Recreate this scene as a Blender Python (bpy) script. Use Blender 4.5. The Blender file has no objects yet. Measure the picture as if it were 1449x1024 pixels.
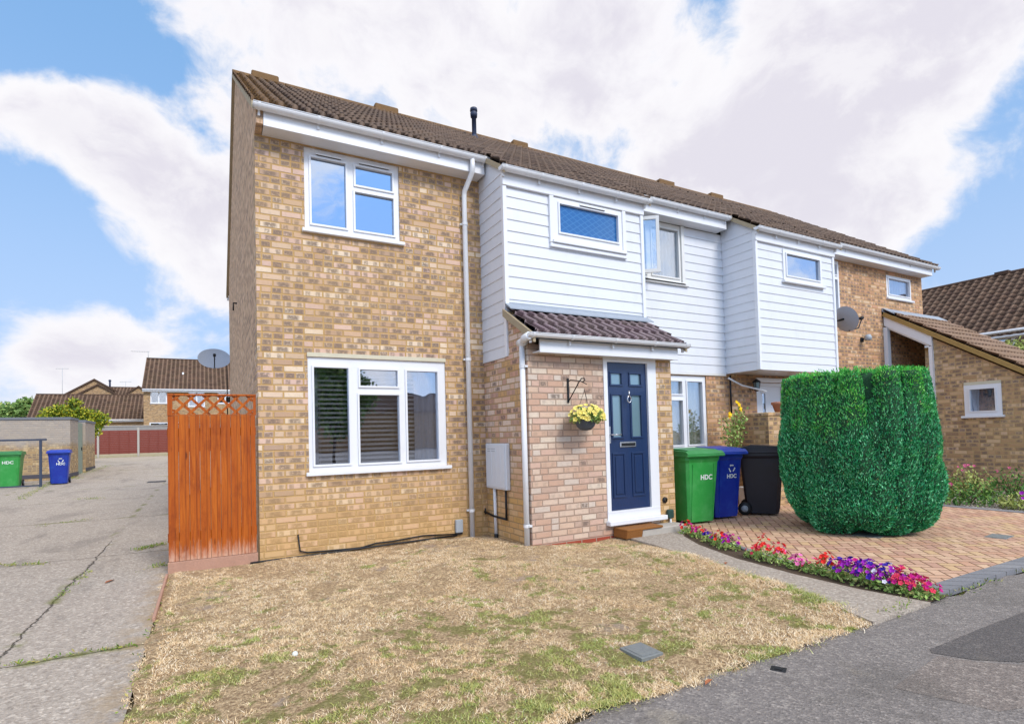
import bpy, math, random
import numpy as np
from mathutils import Vector, Matrix
random.seed(7); rng = np.random.default_rng(7)
PI = math.pi
SC = bpy.context.scene
COL = SC.collection

# ------------------------------------------------------------------ helpers: colour + node DSL
def lin(c):
    if isinstance(c, str):
        c = [int(c[i:i+2], 16) / 255 for i in (0, 2, 4)]
        return tuple(((x + .055) / 1.055) ** 2.4 if x > .04045 else x / 12.92 for x in c) + (1,)
    return tuple(c) + ((1,) if len(c) == 3 else ())

class S:
    """socket wrapper with operators"""
    def __init__(s, t, o): s.t, s.o = t, o
    def _m(s, op, *a, **k): return s.t.math(op, s, *a, **k)
    def __add__(s, b): return s._m('ADD', b)
    __radd__ = __add__
    def __sub__(s, b): return s._m('SUBTRACT', b)
    def __rsub__(s, b): return s.t.math('SUBTRACT', b, s)
    def __mul__(s, b): return s._m('MULTIPLY', b)
    __rmul__ = __mul__
    def __truediv__(s, b): return s._m('DIVIDE', b)
    def __gt__(s, b): return s._m('GREATER_THAN', b)
    def __lt__(s, b): return s._m('LESS_THAN', b)

class T:
    def __init__(s, nt): s.nt = nt
    def node(s, ty, **k):
        n = s.nt.nodes.new(ty)
        for a, b in k.items(): setattr(n, a, b)
        return n
    def put(s, sock, v):
        if isinstance(v, S): s.nt.links.new(v.o, sock)
        elif v is not None:
            if isinstance(v, str): v = lin(v)
            if isinstance(v, (tuple, list)) and sock.type == 'RGBA' and len(v) == 3: v = tuple(v) + (1,)
            sock.default_value = v
    def math(s, op, *a, clamp=False):
        n = s.node('ShaderNodeMath', operation=op, use_clamp=clamp)
        for i, v in enumerate(a): s.put(n.inputs[i], v)
        return S(s, n.outputs[0])
    def floor(s, a): return s.math('FLOOR', a)
    def fract(s, a): return s.math('FRACT', a)
    def mn(s, a, b): return s.math('MINIMUM', a, b)
    def mx(s, a, b): return s.math('MAXIMUM', a, b)
    def ab(s, a): return s.math('ABSOLUTE', a)
    def mod(s, a, b): return s.math('FLOORED_MODULO', a, b)
    def sel(s, c, a, b): return a * c + b * (1 - c) if isinstance(a, S) or isinstance(b, S) else c * (a - b) + b
    def smooth(s, x, lo, hi, a=0., b=1.):
        n = s.node('ShaderNodeMapRange', interpolation_type='SMOOTHSTEP')
        for i, v in zip((0, 1, 2, 3, 4), (x, lo, hi, a, b)): s.put(n.inputs[i], v)
        return S(s, n.outputs[0])
    def pos(s): return S(s, s.node('ShaderNodeNewGeometry').outputs['Position'])
    def obj(s): return S(s, s.node('ShaderNodeTexCoord').outputs['Object'])
    def nrm(s): return S(s, s.node('ShaderNodeNewGeometry').outputs['True Normal'])
    def sep(s, v):
        n = s.node('ShaderNodeSeparateXYZ'); s.put(n.inputs[0], v)
        return [S(s, o) for o in n.outputs]
    def comb(s, x=0., y=0., z=0.):
        n = s.node('ShaderNodeCombineXYZ')
        for i, v in enumerate((x, y, z)): s.put(n.inputs[i], v)
        return S(s, n.outputs[0])
    def scale(s, v, k):
        n = s.node('ShaderNodeMapping'); s.put(n.inputs[0], v); n.inputs['Scale'].default_value = k
        return S(s, n.outputs[0])
    def noise(s, v, sc, det=3., rough=.55, dist=0., col=False):
        n = s.node('ShaderNodeTexNoise'); s.put(n.inputs['Vector'], v)
        n.inputs['Scale'].default_value = sc; n.inputs['Detail'].default_value = det
        n.inputs['Roughness'].default_value = rough; n.inputs['Distortion'].default_value = dist
        return S(s, n.outputs[1 if col else 0])
    def voro(s, v, sc, feat='F1', out=0, rnd=1.):
        n = s.node('ShaderNodeTexVoronoi', feature=feat); s.put(n.inputs['Vector'], v)
        n.inputs['Scale'].default_value = sc; n.inputs['Randomness'].default_value = rnd
        return S(s, n.outputs[out])
    def white(s, v, out=0):
        n = s.node('ShaderNodeTexWhiteNoise', noise_dimensions='3D'); s.put(n.inputs['Vector'], v)
        return S(s, n.outputs[out])
    def ramp(s, f, stops, interp='LINEAR'):
        n = s.node('ShaderNodeValToRGB'); s.put(n.inputs[0], f); cr = n.color_ramp; cr.interpolation = interp
        while len(cr.elements) < len(stops): cr.elements.new(.5)
        for e, (p, c) in zip(cr.elements, stops): e.position = p; e.color = lin(c)
        return S(s, n.outputs[0])
    def mix(s, f, a, b, mode='MIX'):
        n = s.node('ShaderNodeMix', data_type='RGBA', blend_type=mode)
        s.put(n.inputs[0], f); s.put(n.inputs[6], a); s.put(n.inputs[7], b)
        return S(s, n.outputs[2])
    def attr(s, name): return S(s, s.node('ShaderNodeAttribute', attribute_name=name).outputs['Color'])
    def bump(s, h, dist=.01, st=1.):
        n = s.node('ShaderNodeBump'); s.put(n.inputs['Height'], h)
        n.inputs['Distance'].default_value = dist; n.inputs['Strength'].default_value = st
        return S(s, n.outputs[0])

MATS = {}
def material(name, fn):
    if name in MATS: return MATS[name]
    m = bpy.data.materials.new(name); m.use_nodes = True; nt = m.node_tree; nt.nodes.clear()
    t = T(nt); out = t.node('ShaderNodeOutputMaterial'); p = t.node('ShaderNodeBsdfPrincipled')
    nt.links.new(p.outputs[0], out.inputs[0]); r = fn(t) or {}
    for k, v in r.items():
        if k == 'SURF': nt.links.new(v, out.inputs[0])
        else: t.put(p.inputs[k], v)
    MATS[name] = m; return m

def plain(name, col, rough=.5, metal=0., var=.12, sc=8., bump=0., spec=None, stretch=None):
    def fn(t):
        v = t.obj() if stretch is None else t.scale(t.obj(), stretch)
        n = t.noise(v, sc, 5., .6)
        n2 = t.noise(t.obj(), sc * 9, 2.)
        c = t.mix(n * var * 2, col, tuple(x * .55 for x in lin(col)[:3]))
        c = t.mix(n2 * var, c, tuple(min(1, x * 1.35 + .02) for x in lin(col)[:3]))
        d = {'Base Color': c, 'Roughness': t.sel(n, min(1, rough + .12), rough), 'Metallic': metal}
        if bump: d['Normal'] = t.bump(n2, bump)
        if spec is not None: d['Specular IOR Level'] = spec
        return d
    return material(name, fn)

def smat(m):
    """cells of a bond: returns colour random triple, mortar mask"""
def brick(name, pal, mortar, stain=None, L=.225, H=.075, rough=.9, header=.45, top=None, fade=None, joint=.007, smudge=.55):
    def fn(t):
        P = t.pos(); x, y, z = t.sep(P); nx, ny, nz = t.sep(t.nrm())
        side = t.ab(nx) > .7
        u = t.sel(side, y, x) + 50
        flat = t.ab(nz) > .8
        zz = t.sel(flat, y + 20.0, z + 10.01)
        wob = (t.noise(P, 9., 2.) - .5) * .006
        row = t.floor((zz + wob) / H); fz = t.fract((zz + wob) / H)
        rr = t.white(t.comb(row, 3.3, 1.7))
        uu = u / L + t.mod(row, 2.) * .5 + rr * .12
        colm = t.floor(uu); fu = t.fract(uu) * L
        h = t.white(t.comb(colm, row, 7.7)) < header
        half = (fu > L / 2) * h
        w = t.sel(h, L / 2, L)
        fu2 = fu - half * (L / 2)
        du = t.mn(fu2, w - fu2); dz = t.mn(fz * H, H - fz * H)
        fine = t.noise(P, 60., 4., .65)
        m = t.smooth(t.mn(du, dz) + (fine - .5) * .005, joint - .0025, joint + .0025)
        idv = t.comb(colm + half * .37, row, 5.1)
        r1 = t.white(idv); r2 = t.white(t.comb(colm * 1.7, row, half + 9.))
        stops = [(i / len(pal), c) for i, c in enumerate(pal)]
        c = t.ramp(r1, stops, 'CONSTANT')
        n = t.noise(P, 30., 4., .7)
        c = t.mix(t.smooth(n, .45, .75) * .55, c, t.mix(.5, c, '8a7a70'))
        c = t.mix(t.smooth(fine, .5, .8) * .35, c, 'dcc6ac')
        # fired smudges: paired spots or a dash on stretchers, a square on headers
        inn = t.smooth(dz, .006, .02) * t.smooth(du, .006, .02)
        cen = t.ab(fu2 - w * .5)
        dots = t.smooth(t.ab(cen - .058), .016, .034, 1., 0.) * (r2 < .38)
        dash = t.smooth(cen, .04, .085, 1., 0.) * (r2 > .38) * (r2 < .38 + .62 * (1 - smudge))
        dots = t.mx(dots * (1 - smudge * .8), dash)
        sq = (r2 > smudge * .8) * 1.
        sm = t.sel(h, sq, dots) * inn * t.smooth(n, .3, .52)
        c = t.mix(sm * .85, c, '75665c')
        big = t.noise(P, .9, 4., .6)
        mc = t.mix(t.noise(P, 5., 3.), mortar, tuple(v * .75 for v in lin(mortar)[:3]))
        c = t.mix(t.smooth(big, .35, .75) * .3, c, mc)
        if stain:
            st = t.smooth(z + (big - .5) * 1.1, stain[1], stain[2], 1., 0.)
            c = t.mix(st * stain[3], c, stain[0])
        c = t.mix(m, mc, c)
        if top:
            st = t.smooth(z + (t.noise(P, 2.5, 4.) - .5) * .5, top[1] - .15, top[1] + .15)
            c = t.mix(st * .75, c, top[0])
        if fade:
            st = t.smooth(z, fade[1], fade[1] + .03, 1., 0.)
            c = t.mix(st * m, c, fade[0])
        hgt = m * (.7 + r2 * .3) + fine * .35
        return {'Base Color': c, 'Roughness': rough, 'Normal': t.bump(hgt, .008, .9), 'Specular IOR Level': .2}
    return material(name, fn)

YEL = ['cfb398', 'c8a88a', 'd9bfa6', 'cba98c', 'b8987e', 'd4b69a', 'd0b0a0', 'c6a68a', 'e2ccb2', 'b09480', 'd8b8a6', 'c8ac90']
M_brick = brick('yellow_stock_brick', YEL, 'c8a26c', stain=('d0a35c', -.1, 1.0, .5), joint=.0085, smudge=.3, header=.3)
M_brick_red = brick('warm_stock_brick', ['cda384', 'ba9072', 'd6b090', 'c59578', 'a8866c', 'd2aa88', 'be967a', 'd4b696'], 'c89c6a', smudge=.35)
M_brick_wing = brick('wing_stock_brick', ['c8a680', 'b4916c', 'd4b490', 'be9a74', '9c7e62', 'cdaa80', 'ae8c68', 'd2b294'], 'c4a678', smudge=.45)
M_brick_gable = brick('gable_stock_brick', ['cca98c', 'ba9a80', 'd4b498', 'c2a084', 'b09078', 'ccaa8c'], 'c8a680', header=.3)
M_brick_bg = brick('distant_brick', ['b3926a', 'a5855f', 'c0a07a', 'b8966c'], 'b09370', header=.2)
M_brick_left = brick('garden_wall_brick', ['b99c72', 'a98a62', 'c6ac84', 'b0926a', '9c8264'], 'bda57e', top=('a8a19b', 1.25))
M_brick_pink = brick('pink_porch_brick', ['cdab98', 'd4bba6', 'c6a18a', 'd2b49c', 'bca08e', 'd8c6b2', 'caa890', 'cfbfb0'],
                     'b09684', smudge=.95, header=.12, fade=('9c4a38', -.19))

def fn_side(t):
    # porch flank: pink facing brick toothed into the old yellow brick
    pass

def tile_mat(name, cols, lichen, ridge_z=None, left=False, dust=None, dirt_shade=.45):
    def fn(t):
        P = t.pos(); x, y, z = t.sep(P); ob = t.attr('tileid')
        r = t.sep(ob)
        c = t.ramp(r[0], [(i / len(cols), k) for i, k in enumerate(cols)], 'CONSTANT')
        n = t.noise(P, 14., 5., .7); n2 = t.noise(P, 70., 3.)
        c = t.mix(t.smooth(n, .4, .8) * .5, c, '3a2f2a')
        c = t.mix(t.smooth(n2, .5, .75) * .5, c, dust or '9a8674')
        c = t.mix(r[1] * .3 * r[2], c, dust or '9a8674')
        c = t.mix(t.smooth(r[2] + (n - .5) * .3, .5, .9, 1., 0.) * dirt_shade, c, '261e1b')  # channel moss together with painted-in shade on the roll sides
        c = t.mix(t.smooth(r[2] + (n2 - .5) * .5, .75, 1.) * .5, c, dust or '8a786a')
        lf = t.smooth(t.noise(P, 3., 5., .75), .42, .68)
        if ridge_z is not None:
            top = t.smooth(z + (n - .5) * .5, ridge_z - .5, ridge_z + .05)
            if left: top = t.mx(top, t.smooth(x + (n - .5) * .8, .0, .6, 1., 0.) * .8)
            lf = t.mx(top * .6, lf * .12)
        else: lf = lf * .15
        c = t.mix(lf * t.smooth(n2, .35, .6), c, lichen)
        return {'Base Color': c, 'Roughness': .92, 'Normal': t.bump(n2 * .6 + n, .006), 'Specular IOR Level': .2}
    return material(name, fn)
M_tile = tile_mat('brown_roof_tile', ['5c4a41', '4f3f38', '6a5648', '5a4a40', '735e50', '50413a'], '8f6a38', 7.7, True, dust='86766a', dirt_shade=.92)
M_tile_porch = tile_mat('plum_roof_tile', ['5e4650', '55444a', '6a565a', '604e52'], 'a89888', dust='a09294', dirt_shade=.6)
M_tile_wing = tile_mat('wing_roof_tile', ['80644f', '745946', '8c7060', '7a6050'], 'a06a3a', dust='a8917c')
M_tile_bg = tile_mat('distant_roof_tile', ['6a5345', '5c473b', '775d4c', '64503f'], '8a6a48', dust='8c7664')

def fn_upvc(base, dirt_shade=.25):
    def fn(t):
        n = t.noise(t.pos(), 3.5, 5., .7)
        c = t.mix(t.smooth(n, .5, .85) * dirt_shade, base, 'b9b6ae')
        return {'Base Color': c, 'Roughness': .32, 'Coat Weight': .15}
    return fn
M_upvc = material('white_upvc', fn_upvc('e2e3e6', .18))
M_upvc_old = material('aged_white_upvc', fn_upvc('dddcd8', .5))
def fn_clad(t):
    P = t.pos(); x, y, z = t.sep(P)
    n = t.noise(t.scale(P, (1, 1, .35)), 5., 5., .7)
    c = t.mix(t.smooth(n, .45, .9) * .3, 'd9dbe0', 'b8b8b4')
    g = t.noise(t.scale(P, (3, 3, 40)), 6., 3.)
    return {'Base Color': c, 'Roughness': .45, 'Normal': t.bump(g, .0012)}
M_clad = material('white_shiplap', fn_clad)
M_gutter = material('white_gutter', fn_upvc('dfe0e2', .35))
M_lead = plain('grey_lead', '9aa3ae', .55, .0, .35, 6.)
M_mortar = plain('mortar_verge', 'a8987c', .95, 0, .4, 7., .004)
M_lichen = plain('lichened_ridge', '7d5f3c', .95, 0, .6, 9., .006)
M_black = plain('black_iron', '1b1c20', .45, .3)
M_chrome = plain('chrome', 'c8c8cc', .22, .9, .05)
M_navy = plain('navy_flue', '28344f', .5)
M_conc = plain('pale_concrete', 'b3aca2', .9, 0, .35, 12., .004)
M_lintel = plain('cream_render', 'cfc8b0', .9, 0, .3)
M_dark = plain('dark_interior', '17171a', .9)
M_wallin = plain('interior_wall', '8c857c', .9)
M_blind = plain('grey_blind', 'bcb8b8', .5)
M_curt = plain('grey_curtain', 'b7b9c2', .9, 0, .3, 3., stretch=(6, 6, .4))
M_net = plain('net_curtain', 'c9c6b8', .9, 0, .5, 5., stretch=(5, 5, .6))
M_grey = plain('grey_plastic', 'a5acb2', .5)
M_meter = plain('white_meter_box', 'd5d8dd', .45, 0, .12)
M_terra = plain('terracotta', 'c08468', .8)
M_dish = plain('grey_dish', 'a8b2c0', .45, 0, .2, 4.)

def glass(name, tint, refl=.35, rough=.0, trans=(.55, .6, .62), body=None):
    def fn(t):
        g = t.node('ShaderNodeBsdfGlossy'); g.inputs['Color'].default_value = lin(tint); g.inputs['Roughness'].default_value = rough
        v = t.noise(t.pos(), 1.3, 2.)
        t.put(g.inputs['Normal'], t.bump(v, .01, .35))
        if body: b = t.node('ShaderNodeBsdfDiffuse'); b.inputs[0].default_value = lin(body)
        else: b = t.node('ShaderNodeBsdfTransparent'); b.inputs[0].default_value = (*trans, 1)
        m = t.node('ShaderNodeMixShader'); m.inputs[0].default_value = refl
        t.nt.links.new(b.outputs[0], m.inputs[1]); t.nt.links.new(g.outputs[0], m.inputs[2])
        return {'SURF': m.outputs[0]}
    return material(name, fn)
M_glass = glass('window_glass', 'dfe8f4', .3, trans=(.88, .9, .9))
M_glass_low = glass('lower_window_glass', 'dfe6f2', .34, trans=(.85, .87, .9))
M_glass_up = glass('upper_window_glass', 'bccbe0', .7, trans=(.35, .42, .5))
def fn_bath(t):
    P = t.pos(); x, y, z = t.sep(P)
    a = t.fract((x + z * 1.6) / .13 + 40); b = t.fract((x - z * 1.6) / .13 + 40)
    l = t.mx(t.smooth(t.ab(a - .5), .36, .5), t.smooth(t.ab(b - .5), .36, .5))
    c = t.mix(l * .35, '1c5a94', '5d97c4')
    g = t.node('ShaderNodeBsdfGlossy'); g.inputs['Color'].default_value = lin('8aa4c4'); g.inputs['Roughness'].default_value = .12
    d = t.node('ShaderNodeBsdfDiffuse'); t.put(d.inputs[0], c)
    m = t.node('ShaderNodeMixShader'); m.inputs[0].default_value = .25
    t.nt.links.new(d.outputs[0], m.inputs[1]); t.nt.links.new(g.outputs[0], m.inputs[2])
    return {'SURF': m.outputs[0]}
M_glass_bath = material('patterned_bathroom_glass', fn_bath)
M_frost = glass('frosted_door_glass', 'b4c8d2', .3, .2, body='6d8894')

def fn_door(t):
    P = t.pos(); n = t.noise(t.scale(P, (14, 14, 1.2)), 7., 4., .7)
    c = t.mix(n, '10254a', '1a3560')
    return {'Base Color': c, 'Roughness': .38, 'Normal': t.bump(n, .002), 'Coat Weight': .2}
M_door = material('blue_composite_door', fn_door)

def fn_wood(t):
    P = t.pos(); x, y, z = t.sep(P)
    board = t.floor(x / .098 + .2); fb = t.fract(x / .098 + .2)
    r = t.white(t.comb(board, 2., 3.))
    g = t.noise(t.comb(x * 30 + r * 40, 0., z * 1.6 + r * 9), 1., 5., .65, 1.2)
    kn = t.voro(t.comb(x * 4.5 + r * 5, r * 3, z * 1.3), 1.6)
    c = t.ramp(g, [(.28, '7a3206'), (.48, 'a8520c'), (.7, 'bd6616'), (.85, 'd28834')])
    c = t.mix(r * .4, c, '9a4206')
    c = t.mix(t.smooth(kn, .05, .14, 1., 0.) * .8, c, '4a1a06')
    sp = t.noise(t.comb(x * 26, 0., z * 3.), 1., 4., .8)
    fade = t.smooth(z + (sp - .5) * .55, -.17, .08, 1., 0.)
    c = t.mix(fade * .85, c, 'd0aa92')
    c = t.mix(t.smooth(t.noise(P, 3.3, 4., .7), .5, .75) * .6, c, '7c3206')
    ed = t.mn(fb, 1 - fb)
    c = t.mix(t.smooth(ed, .0, .08, 1., 0.) * .5, c, '5a2004')
    return {'Base Color': c, 'Roughness': .62, 'Normal': t.bump(g, .003), 'Specular IOR Level': .3}
M_wood = material('orange_stained_wood', fn_wood)
M_board = plain('faded_gravel_board', 'b58b75', .9, 0, .45, 9., .004)

# -- ground surfaces
def fn_lane(t):
    P = t.pos(); x, y, z = t.sep(P)
    ag = t.voro(P, 55., out=1); agd = t.voro(P, 55.)
    n = t.noise(P, .8, 6., .65); f = t.noise(P, 28., 4., .75); mid = t.noise(P, 4.5, 5., .7)
    c = t.mix(n, 'a89c90', 'beb2a4')
    c = t.mix(t.sep(ag)[0] * .4, c, '7d7266')
    c = t.mix(t.smooth(t.sep(ag)[1], .75, 1.) * .6, c, 'dcd0c0')
    c = t.mix(t.smooth(f, .45, .7) * .6, c, '7a7066')
    c = t.mix(t.smooth(mid, .52, .75) * .45, c, '857a70')
    c = t.mix(t.smooth(mid, .2, .42, 1., 0.) * .4, c, 'cfc5b8')
    st = t.noise(t.scale(P, (1.4, .5, 1)), 1.1, 6., .7, .4)
    c = t.mix(t.smooth(st, .5, .66) * .4, c, '6f6862')
    c = t.mix(t.smooth(t.noise(P, 90., 3., .8), .52, .7) * .5, c, '5c554f')
    wob = (t.noise(P, 2.2, 6., .75) - .5) * .2
    j = t.mn(t.ab(x + wob + 1.68 + (y * .0)), t.ab(x + wob * .5 + 4.3 + y * .06))
    j = j + t.smooth(y, 1.8, 4.) * .02
    tj = t.ab(t.mod(y + wob * .6 - 1.45 + 100 * 3.72, 3.72) - 1.86)
    tj = 1.86 - tj
    jj = t.mn(j, tj)
    crack = t.smooth(jj + (f - .5) * .012, .002, .011, 1., 0.)
    c = t.mix(crack * .8, c, '4b443a')
    ms = t.smooth(jj, .01, .09, 1., 0.) * t.smooth(t.noise(P, 2.1, 4.), .5, .62)
    c = t.mix(ms * .8, c, '6d7034')
    e = t.smooth(x + wob * 2, -1.15, -.85)
    c = t.mix(e * t.smooth(t.noise(P, 6., 4.), .4, .6) * .7, c, 'a08a6c')
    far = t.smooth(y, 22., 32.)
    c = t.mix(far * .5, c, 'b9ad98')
    h = agd * .4 + f * .5 - crack * 2
    return {'Base Color': c, 'Roughness': .93, 'Normal': t.bump(h, .012), 'Specular IOR Level': .2}
M_lane = material('worn_aggregate_concrete', fn_lane)

def asphalt(name, a, b, stone, sp=.5):
    def fn(t):
        P = t.pos(); x, y, z = t.sep(P)
        vc = t.sep(t.voro(P, 75., out=1)); vd = t.voro(P, 75.)
        n = t.noise(P, .9, 6., .6); f = t.noise(P, 40., 4., .7); m = t.noise(P, 6., 6., .75)
        c = t.mix(n, a, b)
        c = t.mix(vc[0] * .35, c, '4c4846')
        c = t.mix(t.smooth(vc[1], .7, 1.) * sp, c, stone)
        c = t.mix(t.smooth(f, .5, .75) * .5, c, '38373a')
        c = t.mix(t.smooth(m, .56, .70) * .8 * sp, c, 'b0a89e')
        c = t.mix(t.smooth(t.noise(P, 1.6, 6., .75), .52, .68) * .4, c, '5a5550')
        c = t.mix(t.smooth(t.noise(P, 2.4, 3.), .6, .75) * t.smooth(y, -5.6, -4.5) * .5, c, 'a39780')
        return {'Base Color': c, 'Roughness': .9, 'Normal': t.bump(vd * .5 + f * .4, .01), 'Specular IOR Level': .25}
    return material(name, fn)
M_road = asphalt('old_grey_tarmac', '7b746f', '8c8580', 'b8aea4', .45)
M_patch = asphalt('dark_tarmac_patch', '5c5755', '66615e', '928a84', .3)
M_rough = asphalt('rough_tarmac_patch', '7c726b', '8d827a', 'bcb0a4', .5)
def fn_path(t):
    P = t.pos(); v = t.sep(t.voro(P, 60., out=1)); f = t.noise(P, 30., 4., .75); n = t.noise(P, 1.7, 5.)
    c = t.mix(n, 'a3978a', 'b8ac9e'); c = t.mix(v[0] * .45, c, '6c625a'); c = t.mix(t.smooth(v[1], .7, 1.) * .6, c, 'cbc1b2')
    c = t.mix(t.smooth(f, .5, .7) * .5, c, '6e6459')
    return {'Base Color': c, 'Roughness': .93, 'Normal': t.bump(f, .01), 'Specular IOR Level': .2}
M_path = material('gritty_path_concrete', fn_path)

def fn_paving(t):
    P = t.pos(); x, y, z = t.sep(P); w = .1
    a = (x * .7071 + y * .7071) / w + 400; b = (y * .7071 - x * .7071) / w + 400
    i = t.floor(a); j = t.floor(b); fa = t.fract(a); fb = t.fract(b)
    k = t.mod(i - j, 4.)
    k0 = k < .5; k1 = (k > .5) * (k < 1.5); k2 = (k > 1.5) * (k < 2.5); k3 = k > 2.5
    dl = fa + k1 * 9; dr = 1 - fa + k0 * 9; db = fb + k2 * 9; dt = 1 - fb + k3 * 9
    d = t.mn(t.mn(dl, dr), t.mn(db, dt))
    idv = t.comb(i - k1, j - k2, (k2 + k3) * .5)
    r = t.white(idv); r2 = t.white(t.comb(i - k1, j - k2, 4.4))
    f = t.noise(P, 55., 4., .7)
    c = t.ramp(r, [(0, 'c09a82'), (.2, 'caa48a'), (.4, 'c2967c'), (.55, 'd0ae90'), (.7, 'c9a880'), (.85, 'b8907c')], 'CONSTANT')
    c = t.mix(t.smooth(f, .45, .75) * .35, c, 'a07a60')
    c = t.mix(t.smooth(t.noise(P, 1.4, 4.), .45, .7) * .35, c, 'd8bd9c')
    m = t.smooth(d + (f - .5) * .05, .04, .10)
    c = t.mix(m, t.mix(t.noise(P, 3., 2.), '6f4f3c', '9b7a5e'), c)
    return {'Base Color': c, 'Roughness': .88, 'Normal': t.bump(m * (.6 + r2 * .4) + f * .2, .006), 'Specular IOR Level': .25}
M_pave = material('buff_block_paving', fn_paving)
def fn_edging(t):
    P = t.pos(); x, y, z = t.sep(P)
    q = t.fract((x + y) / .2 + 80); f = t.noise(P, 50., 4., .7)
    d = t.mn(q, 1 - q)
    r = t.white(t.comb(t.floor((x + y) / .2 + 80), 1., 1.))
    c = t.mix(r, '77777b', '8b8a8c'); c = t.mix(t.smooth(f, .45, .7) * .4, c, '5a5a5e')
    c = t.mix(t.smooth(d, .01, .04), '4b4642', c)
    return {'Base Color': c, 'Roughness': .9, 'Normal': t.bump(t.smooth(d, .01, .05) + f * .2, .005)}
M_edging = material('charcoal_block_edging', fn_edging)
def fn_gravel(t):
    P = t.pos(); v = t.sep(t.voro(P, 28., out=1)); d = t.voro(P, 28.)
    c = t.ramp(v[0], [(0, 'a49a90'), (.3, 'cfc6bb'), (.6, 'b7a797'), (.8, 'ddd6cd')], 'CONSTANT')
    c = t.mix(t.smooth(d, .3, .6), c, '5e5348')
    return {'Base Color': c, 'Roughness': .9, 'Normal': t.bump(d, -.02)}
M_gravel = material('pale_gravel', fn_gravel)

def patch_fields(t):
    """masks shared by lawn soil and grass blades"""
    P = t.pos(); x, y, z = t.sep(P)
    n = t.noise(P, 2.6, 6., .68, .6); n3 = t.noise(P, 10., 5., .7); s = t.noise(P, 2.2, 5., .7)
    front = t.smooth(y, -2.2, -4.4) * .085
    edge = t.smooth(x, 2.6, 4.) * .03 - t.smooth(y, -1.3, -.2) * t.smooth(x, .3, 1.2) * .05
    g = t.smooth(n + (n3 - .5) * .6 + front * 1.15 + edge * 1.6, .57, .665)
    bare = t.smooth(s + (n3 - .5) * .25 - front * 1.2, .57, .66)
    return P, g, bare, n3
def fn_soil(t):
    P, g, bare, n3 = patch_fields(t)
    f = t.noise(P, 45., 5., .75); ff = t.noise(P, 120., 3.)
    c = t.mix(t.smooth(f, .35, .65), '8c7256', 'd8bc94')
    c = t.mix(t.smooth(ff, .5, .7) * .6, c, '6c5846')
    c = t.mix(bare * .75, c, t.mix(f, '85766a', 'beab9a'))
    c = t.mix(g * .65, c, '6f7438')
    return {'Base Color': c, 'Roughness': .95, 'Normal': t.bump(f + ff * .5, .02), 'Specular IOR Level': .1}
M_soil = material('parched_lawn_thatch', fn_soil)
def fn_grass(t):
    P, g, bare, n3 = patch_fields(t)
    r = t.sep(t.attr('rnd'))
    dry = t.ramp(r[0], [(0, 'ead0a6'), (.25, 'f5e2c0'), (.5, 'd8b98c'), (.7, 'faecd2'), (.88, 'ac8c68')], 'CONSTANT')
    wet = t.ramp(r[0], [(0, '8ca03c'), (.3, 'a4b450'), (.6, '6e9430'), (.8, 'bcb866')], 'CONSTANT')
    gg = t.smooth(g * .85 + t.smooth(n3, .45, .7) * .3 + (r[1] - .5) * .7, .42, .7) * .8
    c = t.mix(gg, dry, wet)
    c = t.mix(bare * (1 - gg) * .5, c, 'b09a80')
    c = t.mix(t.smooth(t.noise(P, 1.1, 4., .6), .42, .62) * .3 * (1 - gg), c, 'd8b07c')
    c = t.mix(t.smooth(t.noise(P, 1.9, 4., .7), .5, .66) * .45 * (1 - gg), c, 'f0d8aa')
    return {'Base Color': c, 'Roughness': .8, 'Specular IOR Level': .2}
M_grass = material('dry_and_green_grass', fn_grass)
M_ground = plain('rough_earth', '8b7d62', .95, 0, .4, 2.)

def leafmat(name, cols, rough=.65, trans=0.):
    def fn(t):
        r = t.sep(t.attr('rnd'))
        c = t.ramp(r[0], [(i / len(cols), k) for i, k in enumerate(cols)], 'CONSTANT')
        return {'Base Color': c, 'Roughness': rough, 'Specular IOR Level': .3}
    return material(name, fn)
def fn_conifer(t):
    r = t.sep(t.attr('rnd'))
    P = t.pos(); z = t.sep(P)[2]
    n = t.noise(P, 3., 3.)
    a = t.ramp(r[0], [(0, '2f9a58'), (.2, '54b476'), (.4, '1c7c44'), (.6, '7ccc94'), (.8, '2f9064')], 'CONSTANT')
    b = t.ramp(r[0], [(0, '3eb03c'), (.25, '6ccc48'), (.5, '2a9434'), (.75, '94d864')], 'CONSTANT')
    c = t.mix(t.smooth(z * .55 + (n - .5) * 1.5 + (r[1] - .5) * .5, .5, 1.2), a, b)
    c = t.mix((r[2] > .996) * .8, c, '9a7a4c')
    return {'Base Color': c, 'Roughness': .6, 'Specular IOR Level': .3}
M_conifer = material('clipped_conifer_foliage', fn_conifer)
M_spray = plain('dense_conifer_spray', '1f5a34', .8, 0, .6, 30., .02)
M_conifer_core = plain('conifer_inner_twigs', '24452c', .9)
M_leaf = leafmat('bedding_leaves', ['86a850', '9cb862', '6f9444', 'b0c274', 'a0a05c'])
M_leaf_dk = leafmat('shrub_leaves', ['4e7a34', '62883e', '3e6a2c', '76963f', '557a3a'])
M_leaf_yel = leafmat('golden_conifer_leaves', ['a8a828', '8c9a2a', 'bdb63a', '5f7a24', '3f5c20', '97a030'])
M_leaf_tree = leafmat('far_tree_leaves', ['6a8a48', '7a9850', '587a3c', '8fa45c', '6f8c4c'])
M_leaf_olive = leafmat('olive_tree_leaves', ['98a458', 'a8b062', '829450', 'b2b868'])
M_bark = plain('brown_bark', '5d4836', .95, 0, .4, 20., .01)
M_weed = leafmat('weed_leaves', ['6d8a2c', '86993a', '55752a', '9aa04a', 'b0a25c'])
def petal(name, c1, c2=None):
    def fn(t):
        r = t.sep(t.attr('rnd'))
        return {'Base Color': t.mix(r[0], c1, c2 or c1), 'Roughness': .6, 'Specular IOR Level': .2}
    return material(name, fn)
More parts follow.
